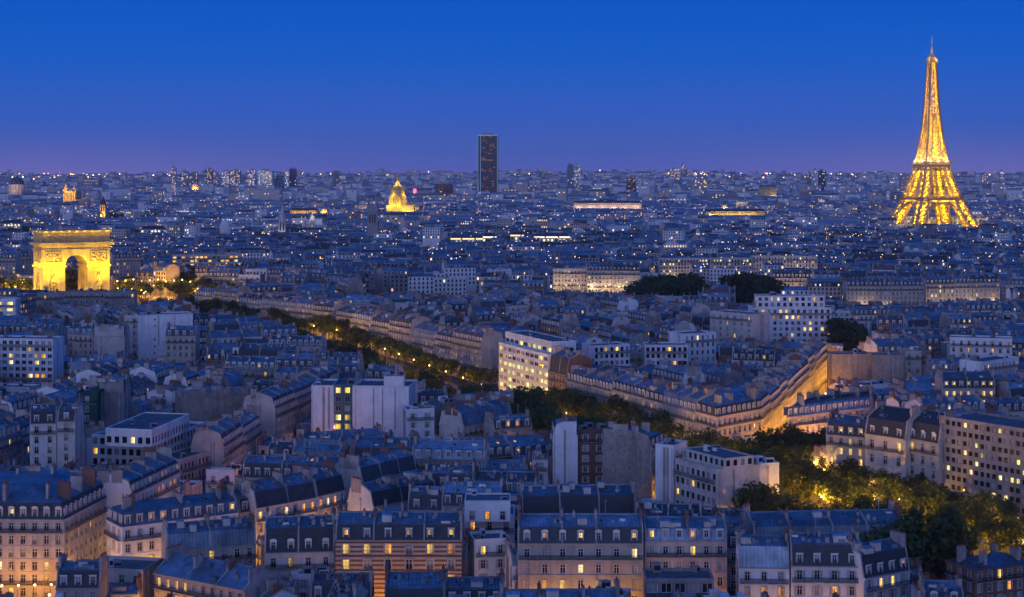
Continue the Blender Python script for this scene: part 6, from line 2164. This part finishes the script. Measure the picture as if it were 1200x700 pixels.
block(1172, 1177, 201, 7000, FW2[1], 'lit narrow block near a brilliant white lamp', .5)
block(510, 530, 216, 5000, M['brick'], 'dark red block near the foot of the dark office tower', .12)
# red neon far off
x = (486 - 600) / F * 4200
nb_ = empty('neon_sign', (x, 4200, gz(x, 4200)))
tag(nb_, 'glowing pink red neon sign on a distant rooftop', 'sign')
b = MB(); b.box(-4, 4, 0, .8, zpx(226, 4200), zpx(221.5, 4200), emis('red_neon', (1.0, .12, .22), 3.0, sample=True)); b.build('sign_face', nb_, uv=False)
b = MB(); b.bar((-3, .4, 5), (-3, .4, zpx(226, 4200)), .8, M['metal']); b.bar((3, .4, 5), (3, .4, zpx(226, 4200)), .8, M['metal']); b.build('support', nb_, uv=False)
# ------------------------------------------------------------------ trees
def crown_mesh(seed, rx, rz, n, leaf, mt):
    r = random.Random(seed)
    b = MB()
    lobes = [(r.gauss(0, .42), r.gauss(0, .42), r.uniform(-.6, .75), r.uniform(.35, .62)) for k in range(11)]
    for k in range(n):
        lx, ly, lz, lr = r.choice(lobes)
        d = Vector((r.gauss(0, 1), r.gauss(0, 1), r.gauss(0, 1))).normalized() * lr * (r.random() ** .35)
        p = Vector(((lx + d.x) * rx, (ly + d.y) * rx, (lz + d.z * .9) * rz))
        nrm = (d.normalized() + Vector((r.gauss(0, .5), r.gauss(0, .5), r.gauss(.25, .5)))).normalized()
        u = nrm.cross(Vector((r.random() - .5, r.random() - .5, r.random() - .5))).normalized()
        v = nrm.cross(u)
        s = leaf * r.uniform(.55, 1.25)
        b.face([tuple(p - u * s), tuple(p + v * s * .6), tuple(p + u * s), tuple(p - v * s * .6)], mt)
    return b.mesh('crown', uv=False)
def trunk_mesh(seed, h, rx):
    r = random.Random(seed)
    b = MB()
    b.lathe((0, 0, 0), [(.38, -.3), (.30, 1), (.24, h * .6), (.18, h)], 7, M['bark'])
    for k in range(6):
        a = r.uniform(0, 6.28)
        z = h * r.uniform(.55, 1)
        b.bar((0, 0, z), (math.cos(a) * rx * .6, math.sin(a) * rx * .6, z + rx * r.uniform(.5, .9)), .22, M['bark'], .07)
    return b.mesh('trunk', uv=False)
CROWNS = [crown_mesh(i, 5.4, 5.2, 1900, .52, M['leaf']) for i in range(5)]
TRUNKS = [trunk_mesh(i, 7.5, 5.0) for i in range(3)]
DCROWNS = [crown_mesh(50 + i, 8.5, 7.5, 1300, .9, M['leafdark']) for i in range(3)]
rt = random.Random(8)
NT = 0
def tree(x, y, s, label, group, dark=False):
    global NT
    NT += 1
    o = empty('park_tree' if dark else 'plane_tree', (x, y, gz(x, y) + .3), rt.uniform(0, 6.28))
    o.scale = (s, s, s * rt.uniform(.92, 1.1))
    tag(o, label, 'tree', group)
    link('trunk', rt.choice(TRUNKS), o, (0, 0, 0), None, (1.5, 1.5, 1) if dark else None)
    link('crown', rt.choice(DCROWNS if dark else CROWNS), o, (0, 0, 9.6 if not dark else 10.5), (0, 0, rt.uniform(0, 6.28)))
street_lamp_q = []
AVL = 'leafy plane tree in the avenue rows, lit amber from below'
AVG = 'plane trees lining the avenue'
for o_, st_, ph in ((6.0, 10.5, 0), (14.5, 12, 4), (37.5, 12, 2), (45.5, 10.5, 5)):
    t = -165 + ph
    while t < 530:
        if rt.random() > (.10 if o_ in (6.0, 45.5) else .6):
            x, y = av(t + rt.uniform(-1.5, 1.5), o_ + rt.uniform(-.8, .8))
            if abs(proj(x, y, 10)[0] - 600) < 640 and not (118 < t < 192 and o_ < 30):
                s = (rt.uniform(1.2, 1.5) if o_ > 20 else rt.uniform(.95, 1.25)) * (1 if t < 110 else .78)
                tree(x, y, s, AVL, AVG)
        t += st_
# the leafy crossing by the chamfered corner
for k in range(12):
    x, y = rt.uniform(80, 101), rt.uniform(496, 528)
    tree(x, y, rt.uniform(.9, 1.25), 'big plane tree at the crossing before the pink lit corner building', 'trees at the leafy crossing')
for t in range(-165, -45, 10):
    x, y = av(t, -9 - rt.uniform(0, 4))
    tree(x, y, rt.uniform(.85, 1.1), 'plane tree standing before the white grid office', 'trees before the white grid office')
for k in range(18):
    x, y = px_at(rt.uniform(136, 250), rt.uniform(347, 352), 13)
    tree(x, y, rt.uniform(.6, .9), 'small amber lit tree on the wide road beyond the triumphal arch', 'trees on the road beyond the arch')
for px_, yy in ((80, 1125), (86, 1140), (92, 1128), (97, 1150), (89, 1165)):
    tree((px_ - 600) / F * yy, yy, 1.1, 'dark tree seen through the triumphal arch opening', 'trees behind the arch opening', dark=True)
for k in range(7):
    street_lamp_q.append((rt.uniform(82, 100), rt.uniform(494, 530)))
# about the arch
for k in range(64):
    a = rt.uniform(0, 2 * math.pi)
    r = rt.uniform(90, 116)
    x, y = ARC_C[0] + r * math.cos(a), ARC_C[1] + r * math.sin(a)
    px_ = proj(x, y, 15)[0]
    if -20 < px_ < 300 and not (math.sin(a) < -.35 and px_ < 200): tree(x, y, rt.uniform(.75, 1.05), 'round tree on the ring about the triumphal arch', 'trees around the triumphal arch')
for q, n, lab, g in ((PARKS[0], 26, 'dark park tree in the grove before the long grey office', 'grove before the long grey office'), (PARKS[1], 9, 'dark park tree beside the broad pale building', 'grove beside the broad pale building'),
                     (PARKS[2], 5, 'dark courtyard tree before the pale colonnaded facade', 'courtyard grove'), (PARKS[3], 8, 'dark tall tree beside the stepped balcony block', 'trees beside the stepped balcony block'), (fp5, 34, 'dark tree in the wood beyond the triumphal arch', 'wood beyond the triumphal arch')):
    for k in range(n):
        u, v = rt.random(), rt.random()
        x = (q[0][0] * (1 - u) + q[1][0] * u) * (1 - v) + (q[3][0] * (1 - u) + q[2][0] * u) * v
        y = q[0][1] * (1 - v) + q[2][1] * v
        tree(x, y, rt.uniform(.8, 1.15) * (1.25 if q is PARKS[0] or q is PARKS[1] else 1.0), lab, g, dark=True)
# far woods read as one mass each
fw = MB()
for q, n in ((fp1, 150), (fp2, 90), (fp3, 110), (fp4, 60), (fp6, 60)):
    for k in range(n):
        u, v = rt.random(), rt.random()
        x = (q[0][0] * (1 - u) + q[1][0] * u) * (1 - v) + (q[3][0] * (1 - u) + q[2][0] * u) * v
        y = q[0][1] * (1 - v) + q[2][1] * v
        R_, hh = rt.uniform(6, 9), rt.uniform(13, 22)
        for j in range(150):
            d = Vector((rt.gauss(0, 1), rt.gauss(0, 1), rt.gauss(0, 1))).normalized() * rt.random() ** .4
            p = Vector((x + d.x * R_, y + d.y * R_, gz(x, y) + hh * .62 + d.z * hh * .42))
            a = rt.uniform(0, 6.28)
            s = rt.uniform(.9, 1.9)
            uu = Vector((math.cos(a), math.sin(a), rt.uniform(-.5, .5))) * s
            vv = Vector((-math.sin(a) * .4, math.cos(a) * .4, rt.uniform(.4, 1))) * s * .8
            fw.face([tuple(p - uu), tuple(p + vv), tuple(p + uu), tuple(p - vv)], M['leafdark'])
tag(fw.build('distant_woods', uv=False), 'dark strips of far off park woods between the roofs', 'woods', kind='stuff')

# ------------------------------------------------------------------ street lamps
def lamp_mesh():
    p = MB()
    p.lathe((0, 0, 0), [(.16, 0), (.10, 1), (.07, 8.2)], 6, M['iron'])
    p.bar((0, 0, 8.1), (1.5, 0, 8.7), .10, M['iron'])
    h = MB()
    h.lathe((1.5, 0, 8.5), [(.10, -.12), (.26, 0), (.24, .22), (.08, .34)], 8, M['lampglow'])
    return p.mesh('post', uv=False), h.mesh('lamp_head', uv=False)
POST, HEAD = lamp_mesh()
LDATA = {}
def street_lamp(x, y, ang, power, col, label, group, s=1.0):
    o = empty('street_lamp', (x, y, gz(x, y) + .3), ang)
    o.scale = (s, s, s)
    tag(o, label, 'street lamp', group)
    link('post', POST, o)
    link('lamp_head', HEAD, o)
    key = (power, col)
    if key not in LDATA:
        d = bpy.data.lights.new('lamp_light', 'POINT')
        d.energy, d.color, d.shadow_soft_size = power, col, .35
        LDATA[key] = d
    l = bpy.data.objects.new('lamp_light', LDATA[key])
    l.location = (1.5, 0, 8.0)
    l.parent = o
    scene.collection.objects.link(l)
aang = math.atan2(-AVN.y, -AVN.x)
for t in range(-160, 430, 21):
    for o_, an in ((9.5, aang + math.pi), (AVW - 9.5, aang)):
        x, y = av(t + (5 if o_ > 20 else 0), o_)
        street_lamp(x, y, an, (2000 if o_ < 20 else (12000 if t < 130 else 9000)) if t > -30 else 13000, (1.0, 0.48, 0.03), 'tall street lamp with amber head under the avenue trees', 'street lamps along the avenue')
for t in range(4, 250, 15):
    x, y = st(t, 5.4)
    street_lamp(x, y, 0, 5200, (1.0, 0.42, 0.02), 'amber street lamp in the side street of amber facades', 'street lamps of the side street')
for t in range(-45, 215, 20):
    x, y = ls(t, 5.4)
    street_lamp(x, y, 0, 1500 if t < 60 else 1100, (1.0, 0.46, 0.10) if t < 40 else (1.0, 0.40, 0.30), 'amber street lamp in the narrow street of old houses', 'street lamps of the narrow street')
for k in range(22):
    a = 2 * math.pi * k / 22
    for r in (46, 86):
        x, y = ARC_C[0] + r * math.cos(a), ARC_C[1] + r * math.sin(a)
        street_lamp(x, y, a, 4500 if r < 60 else 9000, (1.0, 0.50, 0.04), 'amber street lamp on the plaza about the triumphal arch', 'street lamps around the triumphal arch')
for t in range(-160, -50, 18):
    x, y = av(t, -5)
    street_lamp(x, y, aang, 8000, (1.0, 0.48, 0.03), 'street lamp before the white grid office', 'street lamps before the white grid office')
for x, y in street_lamp_q:
    street_lamp(x, y, rt.uniform(0, 6), 6000, (1.0, 0.46, 0.03), 'street lamp glowing among the trees of the leafy crossing', 'street lamps of the leafy crossing')
for k in range(12):
    x, y = px_at(134 + 9.5 * k, 348.5 - (k % 3) * 1.6, 13)
    street_lamp(x, y, 0, 8500, (1.0, 0.45, 0.03), 'bright amber street lamp on the wide road beyond the triumphal arch', 'street lamps on the road beyond the arch', 1.4)
for k in range(5):
    x, y = px_at(-4 + 9 * k, 347, 13)
    street_lamp(x, y, 0, 10000, (1.0, 0.50, 0.03), 'amber street lamp among the trees beside the triumphal arch', 'street lamps on the road beyond the arch', 1.3)
# lanes between the front rows
for x, y, an, pw_, col in LANES:
    street_lamp(x, y, an, pw_, col, 'amber street lamp low between the front rows of houses', 'street lamps between the front rows', .85)

# ------------------------------------------------------------------ cars on the ring road and the avenue
def car_parts():
    bd = MB()
    prof = [(-2.1, .35), (-2.15, .8), (-1.4, .95), (-.8, 1.42), (.7, 1.45), (1.4, 1.0), (2.1, .85), (2.15, .35)]
    cp = mat('car_paint', (.10, .10, .11), rough=.3, objvar=.9)
    for s_ in (-.85, .85):
        bd.face([(x, s_, z) for x, z in (prof if s_ < 0 else prof[::-1])][::-1], cp)
    for p, q in zip(prof, prof[1:] + prof[:1]): bd.face([(p[0], -.85, p[1]), (p[0], .85, p[1]), (q[0], .85, q[1]), (q[0], -.85, q[1])], cp)
    wd = MB()
    for s_ in (-.86, .86): wd.face([(-1.2, s_, 1.0), (1.2, s_, 1.0), (.65, s_, 1.38), (-.75, s_, 1.36)], M['glass'])
    wh = MB()
    k = 10
    wh.obox((-.02, 0, 0), (.04, 0, 0), (0, .04, 0), (0, 0, .04), M['iron'])
    pts = [(.32 * math.cos(2 * math.pi * i / k), .32 * math.sin(2 * math.pi * i / k)) for i in range(k)]
    for s_ in (-.1, .1): wh.face([(x, s_, z) for x, z in pts], M['iron'])
    for p, q in zip(pts, pts[1:] + pts[:1]): wh.face([(p[0], -.1, p[1]), (q[0], -.1, q[1]), (q[0], .1, q[1]), (p[0], .1, p[1])], M['iron'])
    hl, tl = MB(), MB()
    hl.box(2.13, 2.19, -.14, .14, -.09, .09, emis('headlight', (1.0, .93, .8), 30))
    tl.box(-2.21, -2.14, -.14, .14, -.08, .08, emis('taillight', (1.0, .06, .03), 10))
    return bd.mesh('body', uv=False), wd.mesh('window', uv=False), wh.mesh('wheel', uv=False), hl.mesh('headlight', uv=False), tl.mesh('taillight', uv=False)
CP = car_parts()
def car(x, y, ang, label, group):
    o = empty('car', (x, y, gz(x, y) + .42), ang)
    tag(o, label, 'car', group)
    link('body', CP[0], o); link('window', CP[1], o)
    for sx_ in (-1.3, 1.3):
        for sy_ in (-.78, .78): link('wheel', CP[2], o, (sx_, sy_, .32))
    for s_ in (-.58, .58):
        link('headlight', CP[3], o, (0, s_, .68)); link('taillight', CP[4], o, (0, s_, .72))
rc = random.Random(12)
for k in range(16):
    a = 2 * math.pi * (k + rc.uniform(-.3, .3)) / 16
    r = rc.choice((54, 64, 74))
    car(ARC_C[0] + r * math.cos(a), ARC_C[1] + r * math.sin(a), a + math.pi / 2, 'dark car with lights on circling the triumphal arch', 'cars circling the triumphal arch')
dav = math.atan2(AVD.y, AVD.x)
for k in range(26):
    t = -150 + k * 22 + rc.uniform(-6, 6)
    o_ = rc.choice((AVW / 2 - 9, AVW / 2 - 3.2, AVW / 2 + 3.2, AVW / 2 + 9))
    x, y = av(t, o_)
    car(x, y, dav + (math.pi if o_ > AVW / 2 else 0), 'dark car with lights on driving along the tree-lined avenue', 'cars driving along the avenue')

# ------------------------------------------------------------------ evening haze
hz = MB()
hz.box(-6500, 6500, -60, 13200, -3, 345, bpy.data.materials.new('haze_air'), skip=())
hm = hz.mats[0]
hm.use_nodes = True
hm.node_tree.nodes.clear()
pv = N(hm.node_tree, 'ShaderNodeVolumePrincipled', i_Density=0.000033, i_Anisotropy=0.0)
pv.inputs['Color'].default_value = (0.92, 0.84, 1.0, 1)
ho = N(hm.node_tree, 'ShaderNodeOutputMaterial')
hm.node_tree.links.new(pv.outputs[0], ho.inputs['Volume'])
tag(hz.build('haze', uv=False), 'thin evening haze over the whole city', None, None, 'stuff')
